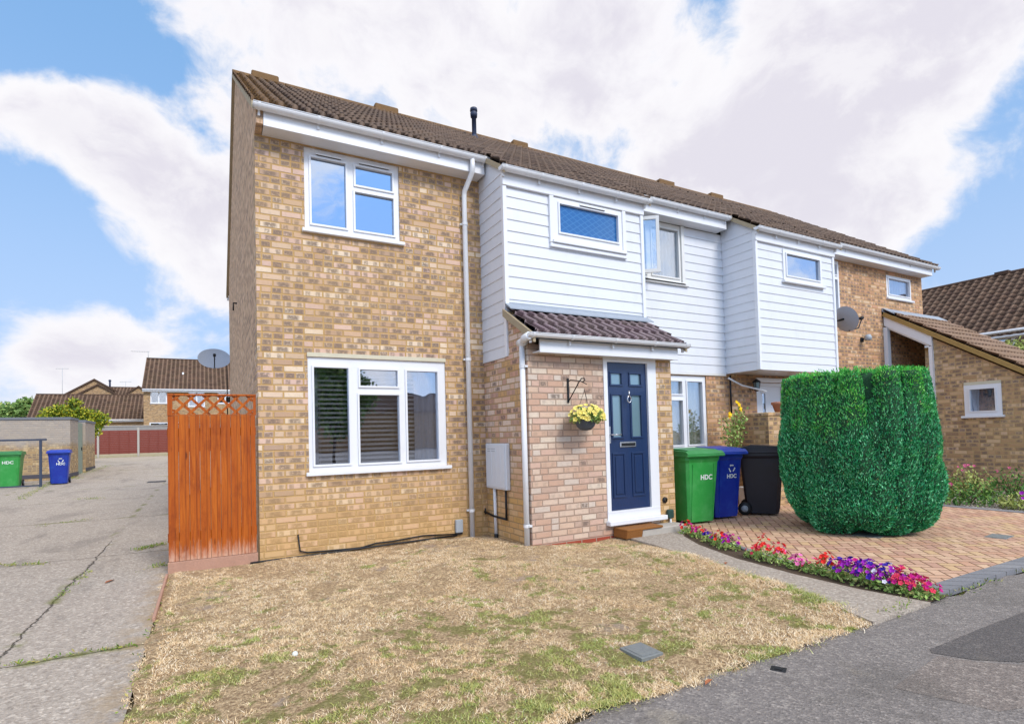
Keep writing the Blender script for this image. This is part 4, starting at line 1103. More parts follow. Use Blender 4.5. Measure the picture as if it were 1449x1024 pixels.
# ------------------------------------------------------------------ hanging basket
def blossom(n_pet=5, r=.03, cup=.35):
    q = MB(); vs = [(0, 0, -.3 * r)]; fs = []
    m = n_pet * 4
    for i in range(m):
        a = 2 * PI * i / m; rr = r * (.86 + .14 * math.cos(a * n_pet)); vs.append((rr * math.cos(a), rr * math.sin(a), cup * r * (.8 + .3 * math.cos(a * n_pet * 2))))
    fs = [(0, 1 + i, 1 + (i + 1) % m) for i in range(m)]
    q.add(vs, fs, True); return q
def blossom_mesh(colname, r):
    q = blossom(5, r); me = bpy.data.meshes.new('blossom'); me.from_pydata(q.v, [], q.f); me.update()
    a = me.attributes.new('rnd', 'FLOAT_COLOR', 'FACE'); a.data.foreach_set('color', rng.random((len(q.f), 4)).astype(np.float32).ravel())
    me.materials.append(PET[colname]); return me
def put_blossoms(parent, pts, nrm, meshes):
    for p, n in zip(pts, nrm):
        o = bpy.data.objects.new('blossom', random.choice(meshes)); COL.objects.link(o); o.parent = parent
        o.location = p; o.rotation_mode = 'QUATERNION'; o.rotation_quaternion = Vector(n).to_track_quat('Z', 'Y')
        s = random.uniform(.8, 1.2); o.scale = (s, s, s)
BX, BY, BZ = 3.47, -1.42, 1.27
T_ = thing('hanging_basket', 'grey hanging basket overflowing with pale yellow flowers beside the blue door', 'hanging basket', (BX, BY, BZ))
q = MB(); q.lathe([(0, -.12), (.06, -.112), (.105, -.07), (.135, .0), (.14, .015), (.128, .015), (.12, 0), (.05, -.03), (0, -.03)], (0, 0, 0), 24); part('bowl', q, plain('grey_weave', '5b626c', .7, 0, .5, 60., .01), T_, True)
n = 1500; a = rng.uniform(0, 2 * PI, n); rr = .20 * np.sqrt(rng.random(n)); zz = rng.uniform(-.02, .16, n) * (1 - (rr / .27) ** 2)
c = np.stack([rr * np.cos(a) + .02, rr * np.sin(a), zz], 1)
leaves_obj('foliage', c, .04, M_leaf, T_, asp=.45)
pts = []; nn = []
for i in range(75):
    a = random.uniform(0, 2 * PI); el = random.uniform(-.25, 1.3); d = Vector((math.cos(a) * math.cos(el), math.sin(a) * math.cos(el), math.sin(el)))
    if d.y > .5: d.y *= -1
    pts.append((d.x * .22 + .02, d.y * .20, d.z * .15 + .04)); nn.append(d + Vector((0, -.5, .1)))
put_blossoms(T_, pts, nn, [blossom_mesh('yellow', .027), blossom_mesh('yellow', .03), blossom_mesh('yellow', .023)])
q = MB()
for k in range(3): a = 2 * PI * k / 3 + .5; q.tube([(.13 * math.cos(a), .13 * math.sin(a), .01), (0, 0, .37)], .003, 4)
part('chains', q, M_black, T_, True)
T_ = thing('basket_bracket', 'black scrolled iron bracket holding the flower basket', 'bracket', (3.39, -1.18, 1.7))
q = MB(); q.box(3.38, 3.405, -1.194, -1.181, 1.50, 1.80); q.tube([(3.393, -1.20, 1.76), (3.393, -1.25, 1.775), (3.393, -1.45, 1.74), (3.393 + .07, -1.48, 1.70)], .006, 6)
arc = [(3.393, -1.195, 1.52), (3.393, -1.30, 1.62), (3.393, -1.42, 1.735), (3.40, -1.46, 1.77), (3.42, -1.49, 1.77), (3.425, -1.495, 1.745), (3.41, -1.475, 1.73)]
q.tube(arc, .007, 6); part('ironwork', q, M_black, T_)

# ------------------------------------------------------------------ wheelie bins
def bin_proto(mat, lidmat, label, loc, rz_, mark=None, wid=.5, h=1.0, grime=None, group=None):
    t = thing('wheelie_bin', label, 'bin', loc, rz_, group)
    # body: front is -Y. taper to the base
    q = MB(); lv = [(.03, .40, .44, .0), (.12, .41, .46, -.0), (h - .16, .50, .58, 0), (h - .12, .53, .62, 0), (h - .06, .53, .62, 0)]
    rows = []
    for z, w, d, sh in lv:
        w *= wid / .5; b = .035; x, y = w / 2, d / 2; y0 = -y + (.03 if z < .3 else 0)
        rows.append([(-x + b, -y), (x - b, -y), (x, -y + b), (x, y - b), (x - b, y), (-x + b, y), (-x, y - b), (-x, -y + b)])
    vs = [(px, py, z[0]) for r, z in zip(rows, lv) for px, py in r]
    fs = [(i * 8 + k, i * 8 + (k + 1) % 8, (i + 1) * 8 + (k + 1) % 8, (i + 1) * 8 + k) for i in range(len(lv) - 1) for k in range(8)] + [tuple(range(8))]
    q.add(vs, fs)
    # front ribs
    for sx in (-1, 1): q.prism([(-.234, .06), (-.30, h - .18), (-.288, h - .18), (-.22, .06)], 'X', sx * .165 * wid / .5 - .006, sx * .165 * wid / .5 + .006)
    body = part('body', q, mat, t, True)
    q = MB(); w2 = wid * .58; zl = h - .06
    q.prism([(-.36, zl), (-.36, zl + .025), (-.31, zl + .06), (.2, zl + .085), (.30, zl + .06), (.31, zl)], 'X', -w2 * .98, w2 * .98)
    q.prism([(-.30, zl + .058), (-.26, zl + .078), (.15, zl + .1), (.22, zl + .078)], 'X', -w2 * .8, w2 * .8)
    q.box(-w2 - .004, w2 + .004, -.365, .315, zl - .018, zl + .012, bev=.006)
    part('lid', q, lidmat, t, True)
    q = MB(); q.tube([(-w2 * .9, .36, zl + .02), (w2 * .9, .36, zl + .02)], .016, 8)
    for sx in (-.9, 0, .9): q.box(sx * w2 - .012, sx * w2 + .012, .3, .36, zl - .0, zl + .03)
    part('handle', q, lidmat, t, True)
    for sx in (-1, 1):
        q = MB(); Mx = Matrix.Translation((sx * (wid / 2 - .02), .24, .1)) @ Matrix.Rotation(PI / 2, 4, 'Y')
        q.lathe([(.0, -.025), (.06, -.025), (.098, -.02), (.1, 0), (.098, .02), (.06, .025), (0, .025)], (0, 0, 0), 20, Mx)
        w_ = part('wheel', q, M_black, t, True)
        q = MB(); q.lathe([(0, .03), (.05, .03), (.05, .0), (.05, -.03), (0, -.03)], (0, 0, 0), 14, Mx); part('hub', q, M_grey, w_, True)
    if mark: mark(t, body, h)
    return t
M_white_print = plain('white_print', 'dfe6e0', .6, 0, .1)
def slope_M(z, x=0., d=.0):   # front face of a bin: leans outward towards the top
    zz0, zz1 = .12, .84; yy = -.23 - (z - zz0) / (zz1 - zz0) * .06
    ang = math.atan2(.06, .72)
    return Matrix.Translation((x, yy - .003 - d, z)) @ Matrix.Rotation(PI / 2 + ang * 1.0, 4, 'X')
def mark_text(txt, size, z, x=0.):
    def f(t, body, h):
        part('lettering', text_mesh(txt, size, slope_M(z, x)), M_white_print, body, True, fix=False)
    return f
def recycle_logo(size, Mx):
    q = MB(); R = size
    for k in range(3):
        a0 = 2 * PI * k / 3 + PI / 2
        # bent band
        pts = []
        for s_ in (-.62, -.25, .25, .5):
            a = a0 + s_; r = R * (.8 if abs(s_) < .3 else .85)
            pts.append((r * math.cos(a), r * math.sin(a)))
        w = R * .3
        for p, pn_ in zip(pts, pts[1:]):
            d = Vector((pn_[0] - p[0], pn_[1] - p[1])).normalized(); nrm = Vector((-d.y, d.x)) * w / 2
            vs = [(p[0] - nrm.x, p[1] - nrm.y, 0), (pn_[0] - nrm.x, pn_[1] - nrm.y, 0), (pn_[0] + nrm.x, pn_[1] + nrm.y, 0), (p[0] + nrm.x, p[1] + nrm.y, 0)]
            q.add([Mx @ Vector(v) for v in vs], [(0, 1, 2, 3)])
        p = pts[-1]; d = Vector((pts[-1][0] - pts[-2][0], pts[-1][1] - pts[-2][1])).normalized(); nrm = Vector((-d.y, d.x)) * w * .95
        q.add([Mx @ Vector(v) for v in [(p[0] - nrm.x, p[1] - nrm.y, .0003), (p[0] + d.x * w, p[1] + d.y * w, .0003), (p[0] + nrm.x, p[1] + nrm.y, .0003)]], [(0, 1, 2)])
    return q
def mark_blue(sc=1.):
    def f(t, body, h):
        part('recycling_symbol', recycle_logo(.058 * sc, slope_M(.74, .05)), M_white_print, body, True, fix=False)
        part('lettering', text_mesh('HDC', .08 * sc, slope_M(.60, .05)), M_white_print, body, True, fix=False)
    return f
def binplastic(name, c, scuff):
    def fn(t):
        P = t.obj(); n = t.noise(P, 3.5, 5., .75); m = t.noise(t.scale(P, (1, 1, .3)), 14., 4., .8)
        c1 = t.mix(t.smooth(n, .4, .75) * .35, c, scuff); c1 = t.mix(t.smooth(m, .62, .75) * .35, c1, scuff)
        return {'Base Color': c1, 'Roughness': .42, 'Specular IOR Level': .5}
    return material(name, fn)
M_bing = binplastic('green_bin_plastic', '2f9440', '6cb874'); M_bingl = binplastic('green_lid_plastic', '2c7f3c', '5fae72')
M_binb = binplastic('blue_bin_plastic', '122d96', '2f63c0'); M_binbl = binplastic('blue_lid_plastic', '16329e', '3f6fd0')
M_bink = binplastic('black_bin_plastic', '0c0e1c', '1c2036')
G = 'wheelie bins on the forecourt'
bin_proto(M_bing, M_bingl, 'bright green wheelie bin nearest the blue front door', (5.61, -1.0, -.192), math.radians(-7), mark_text('HDC', .095, .62, .055), .56, 1.02, group=G)
bin_proto(M_binb, M_binbl, 'blue wheelie bin between the green and black bins', (6.24, -.92, -.192), math.radians(-9), mark_blue(), .5, 1.02, group=G)
bin_proto(M_bink, M_bink, 'black wheelie bin between the blue bin and the big clipped bush', (7.02, -1.12, -.192), math.radians(34), None, .54, 1.02, group=G)
bin_proto(M_bing, M_bingl, 'green wheelie bin behind the rail at the far left', (-5.69, 15.1, gz(14.9)), math.radians(3), mark_text('HDC', .12, .70), .56, 1.04, group='bins beside the lane')
bin_proto(M_binb, M_binbl, 'blue wheelie bin beside the rail post on the lane', (-4.55, 15.3, gz(15.2)), math.radians(5), mark_blue(1.25), .5, 1.04, group='bins beside the lane')

# ------------------------------------------------------------------ clipped conifer
def conifer():
    T0 = thing('clipped_conifer', 'large flat-topped dark green clipped conifer bush on the block paving', 'bush', (6.80, -2.70, -.19))
    hs = [0, .08, .22, .45, .8, 1.15, 1.5, 1.85, 2.3]; ws = [.43, .56, .71, .80, .85, .86, .85, .85, .86]
    W = lambda h: np.interp(h, hs, ws); HT = 1.98
    lobes = []
    def add_lobe(a, hc, rl, cv):
        rc = max(.0, float(W(hc)) - rl * rng.uniform(.62, 1.15)); lobes.append((rc * math.cos(a), rc * math.sin(a), hc, rl, cv, rng.random()))
    for i in range(17): add_lobe(2 * PI * i / 17 + rng.normal(0, .08), rng.uniform(1.35, 1.85), rng.uniform(.14, .20), rng.uniform(.7, 1.0))      # tall fingers at the top
    for i in range(12): add_lobe(2 * PI * i / 12 + rng.normal(0, .12), rng.uniform(.9, 1.3), rng.uniform(.2, .27), rng.uniform(.4, .65))
    for i in range(10): add_lobe(2 * PI * i / 10 + rng.normal(0, .12), rng.uniform(.5, .8), rng.uniform(.25, .33), rng.uniform(.4, .55))
    for i in range(10): add_lobe(2 * PI * i / 10 + rng.normal(0, .12), rng.uniform(.25, .38), rng.uniform(.25, .31), rng.uniform(.24, .34))
    for i in range(16): add_lobe(rng.uniform(0, 2 * PI), rng.uniform(.5, 1.6), rng.uniform(.09, .15), rng.uniform(.25, .45))                      # small proud sprays
    for i in range(8): lobes.append((.45 * math.cos(i * .785), .45 * math.sin(i * .785), 1.7, .3, .7, rng.random()))
    lobes.append((0, 0, 1.7, .35, .7, .5))
    LB = np.array(lobes)
    def inside(P, L, k): 
        tz = (P[:, 2] - L[2]) / L[4]; rr = L[3] * (1 - .22 * tz)
        return ((P[:, 0] - L[0]) ** 2 + (P[:, 1] - L[1]) ** 2) / rr ** 2 + tz ** 2 < k
    pts = []; nr = []; K = []
    for li, L in enumerate(LB):
        N = int(76000 * L[3] * L[4]) if li < 65 else 1500
        tz = rng.uniform(-1, 1, N); th = rng.uniform(0, 2 * PI, N); rr = L[3] * np.sqrt(1 - tz ** 2) * (1 - .22 * tz)
        P = np.stack([L[0] + rr * np.cos(th), L[1] + rr * np.sin(th), L[2] + L[4] * tz], 1)
        nn_ = np.stack([np.cos(th), np.sin(th), tz * .4], 1)
        keep = (P[:, 2] > .0) & (P[:, 2] < HT + .04 * np.sin(th * 3 + li)) & (((P[:, 0] ** 2 + P[:, 1] ** 2) > (W(P[:, 2]) * .55) ** 2) | (P[:, 2] > 1.95))
        for lj, L2 in enumerate(LB):
            if lj != li: keep &= ~inside(P, L2, .84)
        pts.append(P[keep]); nr.append(nn_[keep]); K.append(np.full(keep.sum(), L[5]))
    # base skin between the lobes and a clipped top
    N = 26000; h = rng.uniform(0, HT, N); th = rng.uniform(0, 2 * PI, N); rr = W(h) * .74
    P = np.stack([rr * np.cos(th), rr * np.sin(th), h], 1); keep = np.ones(N, bool)
    for L2 in LB: keep &= ~inside(P, L2, .8)
    pts.append(P[keep]); nr.append(np.stack([np.cos(th), np.sin(th), 0 * th], 1)[keep]); K.append(np.full(keep.sum(), .3))
    N = 9000; th = rng.uniform(0, 2 * PI, N); rr = .9 * np.sqrt(rng.random(N)); P = np.stack([rr * np.cos(th), rr * np.sin(th), HT - .03 + .05 * rng.random(N) + .025 * np.sin(th * 17)], 1)
    keep = np.zeros(N, bool); Pq = P.copy(); Pq[:, 2] = 2.0
    for L2 in LB: keep |= inside(Pq, L2, 1.05)
    pts.append(P[keep]); nr.append(np.stack([np.cos(th), np.sin(th), 1.5 + 0 * th], 1)[keep]); K.append(np.full(keep.sum(), .8))
    P = np.concatenate(pts); Nn = np.concatenate(nr); K = np.concatenate(K); n = len(P)
    P = P - Nn * (rng.random(n) ** 1.5 * .045)[:, None]
    up = np.array([0, 0, 1.]); d = Nn * rng.uniform(.2, .8, (n, 1)) + up * rng.uniform(.6, 1.3, (n, 1)) + rng.normal(0, .38, (n, 3))
    low = np.clip(1 - P[:, 2:3] / .35, 0, 1); d = d * (1 - low) + (Nn * 1.2 + up * .1 + rng.normal(0, .4, (n, 3))) * low
    d /= np.linalg.norm(d, axis=1)[:, None]; s = np.cross(d, rng.normal(0, 1, (n, 3))); s /= np.linalg.norm(s, axis=1)[:, None]
    L = rng.uniform(.02, .05, (n, 1)); w = L * .17
    V = np.stack([P - d * L * .4, P + s * w, P + d * L * .6, P - s * w], 1).reshape(-1, 3); F = np.arange(4 * n).reshape(-1, 4)
    V[:, 2] = np.maximum(V[:, 2], .012)
    rho = np.hypot(V[:, 0], V[:, 1]); V[:, 2] -= np.clip(rho - .68, 0, 1) * np.clip(V[:, 2] - 1.6, 0, 1) * .9
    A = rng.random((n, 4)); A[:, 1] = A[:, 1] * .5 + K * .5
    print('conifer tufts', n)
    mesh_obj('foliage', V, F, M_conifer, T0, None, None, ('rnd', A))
    q = MB(); m = 28; hh = [.03, .12, .25, .45, .8, 1.2, 1.6, 1.9, HT - .1]
    q.add([(float(W(h) * .68 * math.cos(2 * PI * j / m)), float(W(h) * .68 * math.sin(2 * PI * j / m)), h) for h in hh for j in range(m)], [(i * m + j, i * m + (j + 1) % m, (i + 1) * m + (j + 1) % m, (i + 1) * m + j) for i in range(8) for j in range(m)] + [tuple(range(8 * m, 9 * m))], True)
    part('inner_branches', q, M_conifer_core, T0, True)
    q = MB()
    for L in LB:
        m = 12; ts = np.linspace(-.97, .97, 9); q.add([(float(L[0] + L[3] * .9 * (1 - .22 * t_) * math.sqrt(1 - t_ * t_) * math.cos(2 * PI * j / m)), float(L[1] + L[3] * .9 * (1 - .22 * t_) * math.sqrt(1 - t_ * t_) * math.sin(2 * PI * j / m)), float(min(HT - .05, max(.02, L[2] + L[4] * .93 * t_)))) for t_ in ts for j in range(m)], [(i * m + j, i * m + (j + 1) % m, (i + 1) * m + (j + 1) % m, (i + 1) * m + j) for i in range(8) for j in range(m)], True)
    part('dense_sprays', q, M_spray, T0, True, fix=False)
conifer()

# ------------------------------------------------------------------ other planting
def leaf_tree(name, label, cat, loc, blobs, n, size, mat, trunk=(.15, 2.), group=None, asp=.6, limb=True, part_names=('crown', 'trunk')):
    t = thing(name, label, cat, loc, 0, group); C_ = []
    tot = sum(b[3] ** 2 for b in blobs)
    for bx, by, bz, br in blobs:
        m = int(n * br ** 2 / tot); d = rng.normal(0, 1, (m, 3)); d /= np.linalg.norm(d, axis=1)[:, None]
        rr = br * (.45 + .6 * rng.random(m) ** .6) * (1 + .18 * np.sin(d[:, 0] * 9 + bx) * np.sin(d[:, 1] * 8 + d[:, 2] * 7))
        C_.append(np.array([bx, by, bz]) + d * rr[:, None] * np.array([1, 1, .85]))
    leaves_obj(part_names[0], np.concatenate(C_), size, mat, t, asp=asp)
    if trunk:
        q = MB(); r, h = trunk; q.tube([(0, 0, -.1), (.03, .02, h * .5), (0, 0, h)], [r, r * .8, r * .5], 8)
        for bx, by, bz, br in blobs[:8]: q.tube([(0, 0, h * .6), (bx * .5, by * .5, (bz + h * .6) / 2), (bx, by, bz)], [r * .5, r * .3, r * .12], 6)
        part(part_names[1], q, M_bark, t, True)
    return t
# yellow-green shrub behind left garden wall
leaf_tree('golden_conifer', 'yellow-green bushy conifer rising behind the left garden wall', 'shrub', (-6.1, 25.5, gz(25)),
          [(-.6, 0, 2.3, .4), (-.3, .1, 2.4, .45), (.1, 0, 2.3, .5), (.6, 0, 2.2, .5), (1.1, .1, 2.05, .42), (.25, 0, 2.85, .26), (-.8, 0, 2.0, .35), (.5, 0, 1.7, .7), (-.2, 0, 1.6, .7)], 9000, .13, M_leaf_yel, (.08, 1.6))
# far-left trees
leaf_tree('hillside_tree', 'rounded olive-green tree at the far left beyond the rooftops', 'tree', (-24., 80, .8),
          [(-3, 0, 4.4, 2.5), (0, 0, 4.2, 2.3), (2, 1, 3.9, 2.1), (-5, 0, 4.6, 2.6), (-8, 0, 4.4, 2.8)], 14000, .42, M_leaf_olive, (.3, 4))
leaf_tree('hillside_tree', 'darker green tree between the olive tree and the brown garage roof', 'tree', (-18.5, 76, .8),
          [(-1.6, 0, 3.9, 1.7), (0, 0, 4.4, 1.8), (1.7, 0, 4.8, 1.6), (3., 0, 4.3, 1.5), (-2.8, 0, 3.2, 1.7)], 11000, .4, M_leaf_tree, (.3, 4))
leaf_tree('hillside_tree', 'small tree top behind the right end of the red fence', 'tree', (-3.2, 58, .8), [(0, 0, 2.2, 1.), (.8, 0, 2.0, .9)], 3000, .3, M_leaf_olive, (.15, 2))
# tree at far right over wing roof
leaf_tree('leafy_shrub_tree', 'yellow-green leafy tree behind the wing roof at the right edge', 'tree', (21.5, .75, -.2),
          [(0, 0, 3.3, .62), (.1, -.5, 3.0, .7), (0, .35, 2.9, .5), (.1, -1.1, 3.4, .7), (0, -.4, 2.3, .9)], 7000, .13, M_leaf_olive, (.09, 2.4))
# rose at the neighbour's window
T_ = thing('yellow_rose', 'slender rose with yellow blooms behind the blue bin', 'rose', (7.25, -.42, -.19))
q = MB(); tips = []
for i in range(7):
    a = random.uniform(0, 6.28); tx, ty, tz = .16 * math.cos(a), .1 * math.sin(a), random.uniform(1.25, 1.66); q.tube([(0, 0, 0), (tx * .4, ty * .4, tz * .5), (tx, ty, tz)], [.009, .007, .004], 5); tips.append((tx, ty, tz))
part('stems', q, M_weed if False else plain('green_stem', '7a7a3c', .8), T_, True)
c = np.array([(t_[0] * k + random.gauss(0, .06), t_[1] * k + random.gauss(0, .05), t_[2] * k + random.gauss(0, .06)) for t_ in tips for k in (.5, .6, .68, .76, .82, .88, .93, .97) for _ in range(12)])
leaves_obj('foliage', c, .055, M_leaf, T_, asp=.55)
pts = [(-.13, -.06, 1.56), (.05, -.1, 1.72), (.10, -.08, 1.66), (.02, -.08, 1.76), (-.15, -.06, 1.52), (.13, -.06, 1.62)]
put_blossoms(T_, pts, [(0, -1, .4)] * len(pts), [blossom_mesh('gold', .05), blossom_mesh('gold', .042)])
put_blossoms(T_, [(-.2, -.12, .97)], [(0, -1, .4)], [blossom_mesh('white', .045)])

# flower bed: each bedding plant a thing
def xbed(y): return float(np.interp(y, [-4.63, -4.2, -3.6, -2.9, -2.2, -1.7], [4.30, 4.30, 4.32, 4.42, 4.66, 4.88]))
beds = [(-1.62, .95, ['red', 'magenta', 'red'], 14, .16, 'red and magenta bedding plant right beside the concrete step'),
        (-1.86, .8, ['magenta', 'red', 'coral'], 10, .13, 'magenta and red bedding plant, second along from the step'),
        (-2.14, .8, ['violet', 'purple', 'violet'], 10, .12, 'small dark violet bedding plant near the green bin'),
        (-2.36, .9, ['red', 'red'], 12, .15, 'plain red bedding plant beside the bright purple one'),
        (-2.56, 1., ['purple', 'magenta'], 14, .17, 'bright purple bedding plant in the upper half of the bed'),
        (-2.95, .8, ['coral', 'red'], 5, .10, 'sparse mostly green bedding plant at the bed\'s gap'),
        (-3.12, 1.05, ['red', 'coral', 'red'], 13, .24, 'tall red salvia-like plant where the bed narrows'),
        (-3.28, .9, ['coral', 'red', 'pink'], 12, .19, 'coral and red plant just right of the tall red one'),
        (-3.50, .8, ['pink', 'pink', 'magenta'], 12, .12, 'pale pink bedding plant in the middle of the bed'),
        (-3.66, .8, ['pink', 'coral'], 9, .12, 'pink bedding plant left of the red flower spike'),
        (-3.78, .7, ['red'], 14, .20, 'upright scarlet flower spike in the middle of the bed'),
        (-3.90, .9, ['violet', 'purple', 'violet'], 14, .17, 'dark violet petunia right of the scarlet spike'),
        (-4.02, 1.2, ['purple', 'purple', 'violet', 'magenta'], 30, .20, 'dense purple petunia at the left of the purple mass'),
        (-4.16, 1.25, ['purple', 'purple', 'violet'], 32, .20, 'dense purple petunia in the centre of the purple mass'),
        (-4.30, 1.2, ['purple', 'violet', 'magenta', 'white'], 30, .18, 'purple and white petunia at the right of the purple mass'),
        (-4.42, 1.15, ['coral', 'magenta', 'coral'], 26, .18, 'coral-pink petunia near the road end of the bed'),
        (-4.56, 1., ['magenta', 'coral'], 16, .13, 'low magenta petunia, last before the road')]
BM = {}
for y, sp, cs, nb, ht, lab in beds:
    nb = int(nb * 1.9) if sp > .85 or nb > 9 else nb
    x = xbed(y); r = .10 * sp
    t = thing('bedding_plant', lab, 'flowers', (x, y, -.2), random.uniform(0, 6), 'bedding plants along the path')
    n = int(230 * sp); a = rng.uniform(0, 2 * PI, n); rr = r * 1.15 * np.sqrt(rng.random(n)); z = rng.random(n) * ht * .75 * (1.05 - (rr / r / 1.3) ** 2)
    leaves_obj('foliage', np.stack([rr * np.cos(a), rr * np.sin(a), z], 1), .035, M_leaf, t, asp=.5)
    pts = []; nn = []
    for i in range(nb):
        a = random.uniform(0, 2 * PI); q_ = r * 1.1 * math.sqrt(random.random()); zz = ht * (.5 + .5 * random.random()) * (1.05 - (q_ / r / 1.5) ** 2) + .02
        pts.append((q_ * math.cos(a), q_ * math.sin(a), zz)); nn.append((math.cos(a) * q_ / r, math.sin(a) * q_ / r, .8))
    ms = []
    for c_ in cs:
        if c_ not in BM: BM[c_] = blossom_mesh(c_, .021)
        ms.append(BM[c_])
    put_blossoms(t, pts, nn, ms)

# rose bushes in the gravel bed
for i, (x, y, r, h, cs, lab, nb) in enumerate([
        (11.7, -1.35, .40, .60, 'rose', 'sprawling shrub with few pink blooms by the wing wall beside the conifer', 3),
        (11.6, -1.95, .42, .62, 'rose', 'rose bush with the largest pink blooms below the small wing window', 6),
        (10.35, -2.45, .42, .42, 'rose', 'low dark green bush at the paving edge in the gravel', 1),
        (11.5, -2.6, .45, .6, 'rose', 'reddish-green rose bush at the right edge by the brick wing', 2),
        (10.3, -3.15, .35, .26, 'purple', 'low pale-green plant with lilac flowers at the right edge of the paving', 4),
        (10.9, -1.2, .30, .35, 'rose', 'small yellowish plant in the gravel beside the conifer', 3)]):
    t = thing('garden_shrub', lab, 'shrub', (x, y, -.2), 0, 'shrubs in the gravel bed'); r *= .85; h *= .85
    n = 700; a = rng.uniform(0, 2 * PI, n); rr = r * np.sqrt(rng.random(n)); z = (.08 + rng.random(n) * .95) * h * (1.1 - (rr / r) ** 2 * .6)
    z *= .8 + .3 * np.sin(a * 5 + i)
    leaves_obj('foliage', np.stack([rr * np.cos(a), rr * np.sin(a), z], 1), .06, M_leaf_dk if i in (0, 2, 3) else M_leaf_olive, t, asp=.5)
    q = MB()
    for k in range(8): a = k * .8; q.tube([(0, 0, 0), (r * .4 * math.cos(a), r * .4 * math.sin(a), h * .5), (r * .8 * math.cos(a), r * .8 * math.sin(a), h * .85)], [.008, .006, .003], 5)
    part('stems', q, M_bark, t, True)
    pts = []; nn = []
    for k in range(nb): a = random.uniform(0, 6.28); q_ = r * .8 * random.random(); pts.append((q_ * math.cos(a), q_ * math.sin(a), h * (1.05 - .4 * (q_ / r) ** 2))); nn.append((-.6, -.4, .6))
    put_blossoms(t, pts, nn, [blossom_mesh(cs, .032)])

# ------------------------------------------------------------------ side gate (orange)
T_ = thing('garden_gate', 'orange-stained timber gate panel with lattice top beside the house corner', 'gate', (-.44, .0, -.2))
q = MB(); k = 0; x = -.865
while x < -.03:
    w = min(.098, -.03 - x); q.box(x + .0015, x + w - .0015, -.012 - (.004 if k % 2 else 0), .012, -.10, 1.42, bev=.003); x += .098; k += 1
part('boards', q, M_wood, T_)
q = MB(); q.box(-.87, -.025, .0125, .05, .1, .19); part('rail', q, M_wood, T_); q = MB(); q.box(-.87, -.025, .0125, .05, 1.2, 1.29); part('rail', q, M_wood, T_)
q = MB(); q.box(-.872, -.02, -.02, .02, -.24, -.103, bev=.004); part('gravel_board', q, M_board, T_)
q = MB(); q.box(-.865, -.82, -.018, .02, 1.422, 1.63); q.box(-.866, -.02, -.022, .024, 1.632, 1.652, bev=.003); q.box(-.866, -.02, -.014, .016, 1.422, 1.432); q.box(-.05, -.022, -.012, .018, 1.432, 1.63); part('trellis_frame', q, M_wood, T_)
q = MB(); z0, z1 = 1.434, 1.63; st = .142; H = z1 - z0
for s_, yy in ((1, -.008), (-1, .002)):
    for i in range(-1, 7):
        xa = -.815 + i * st; xb = xa + H * .98
        if s_ < 0: xa, xb = xb, xa
        # clip to the frame
        def cl(xa, za, xb, zb):
            lo, hi = -.818, -.052
            if max(xa, xb) <= lo or min(xa, xb) >= hi: return None
            def at(xx): return za + (zb - za) * (xx - xa) / (xb - xa)
            if xa < lo: za = at(lo); xa = lo
            if xb < lo: zb = at(lo) if xb != xa else zb; xb = lo
            if xa > hi: za = at(hi); xa = hi
            if xb > hi: zb = at(hi); xb = hi
            return xa, za, xb, zb
        lo, hi = -.818, -.052; A_ = (xa, z0); B_ = (xb, z1)
        def lerp(xx): return z0 + (z1 - z0) * (xx - xa) / (xb - xa)
        pa, pb = list(A_), list(B_)
        if (xa < lo and xb < lo) or (xa > hi and xb > hi): continue
        for p_ in (pa, pb):
            if p_[0] < lo: p_[1] = lerp(lo); p_[0] = lo
            if p_[0] > hi: p_[1] = lerp(hi); p_[0] = hi
        w = .019
        q.prism([(pa[0] - w, pa[1]), (pa[0] + w, pa[1]), (pb[0] + w, pb[1]), (pb[0] - w, pb[1])], 'Y', yy, yy + .009)
part('lattice', q, M_wood, T_)

# satellite dishes
def dish(label, loc, az, tilt, w=.68, h=.46, arm=True, polelen=1.3):
    t = thing('satellite_dish', label, 'satellite dish', loc, az)
    q = MB(); nr_, na = 6, 28; vs = [(0, .05, 0)]
    for i in range(1, nr_ + 1):
        r = i / nr_
        for j in range(na): a = 2 * PI * j / na; vs.append((w / 2 * r * math.cos(a), .05 - .05 * r * r, h / 2 * r * math.sin(a)))
    fs = [(0, 1 + j, 1 + (j + 1) % na) for j in range(na)] + [(1 + i * na + j, 1 + (i + 1) * na + j, 1 + (i + 1) * na + (j + 1) % na, 1 + i * na + (j + 1) % na) for i in range(nr_ - 1) for j in range(na)]
    R_ = Matrix.Rotation(-tilt, 4, 'X')
    q.add([R_ @ Vector(v) for v in vs], fs, True)
    q.add([R_ @ (Vector(v) + Vector((0, .006, 0))) for v in vs], [f[::-1] for f in fs], True); part('reflector', q, M_dish, t, True, fix=False)
    q = MB(); q.tube([R_ @ Vector((0, .03, -h / 2 + .02)), R_ @ Vector((0, -.2, -h / 2 + .0)), R_ @ Vector((0, -.34, -.12))], .012, 6); part('arm', q, M_black, t, True)
    q = MB(); q.lathe([(0, -.05), (.03, -.04), (.035, .03), (.02, .05), (0, .05)], (0, 0, 0), 12, R_ @ Matrix.Translation((0, -.34, -.1)) @ Matrix.Rotation(PI / 2, 4, 'X')); part('receiver', q, M_black, t, True)
    q = MB(); q.tube([(0, .05, 0), (.05, .12, -.02)], .02, 8); part('mount', q, M_black, t, True)
    return t
t = dish('grey satellite dish on a pole at the rear of the gable wall', (-.33, 8.1, 3.14), math.radians(0), .35, .70, .52)
q = MB(); q.tube([(.05, .12, -.0), (.27, .12, -.0), (.27, .12, -1.9)], .016, 6); part('pole', q, M_black, t, True)
t = dish('grey satellite dish half hidden by the white clad bay, on the far brick house', (10.72, -.40, 3.26), math.radians(72), .35, .60, .52)
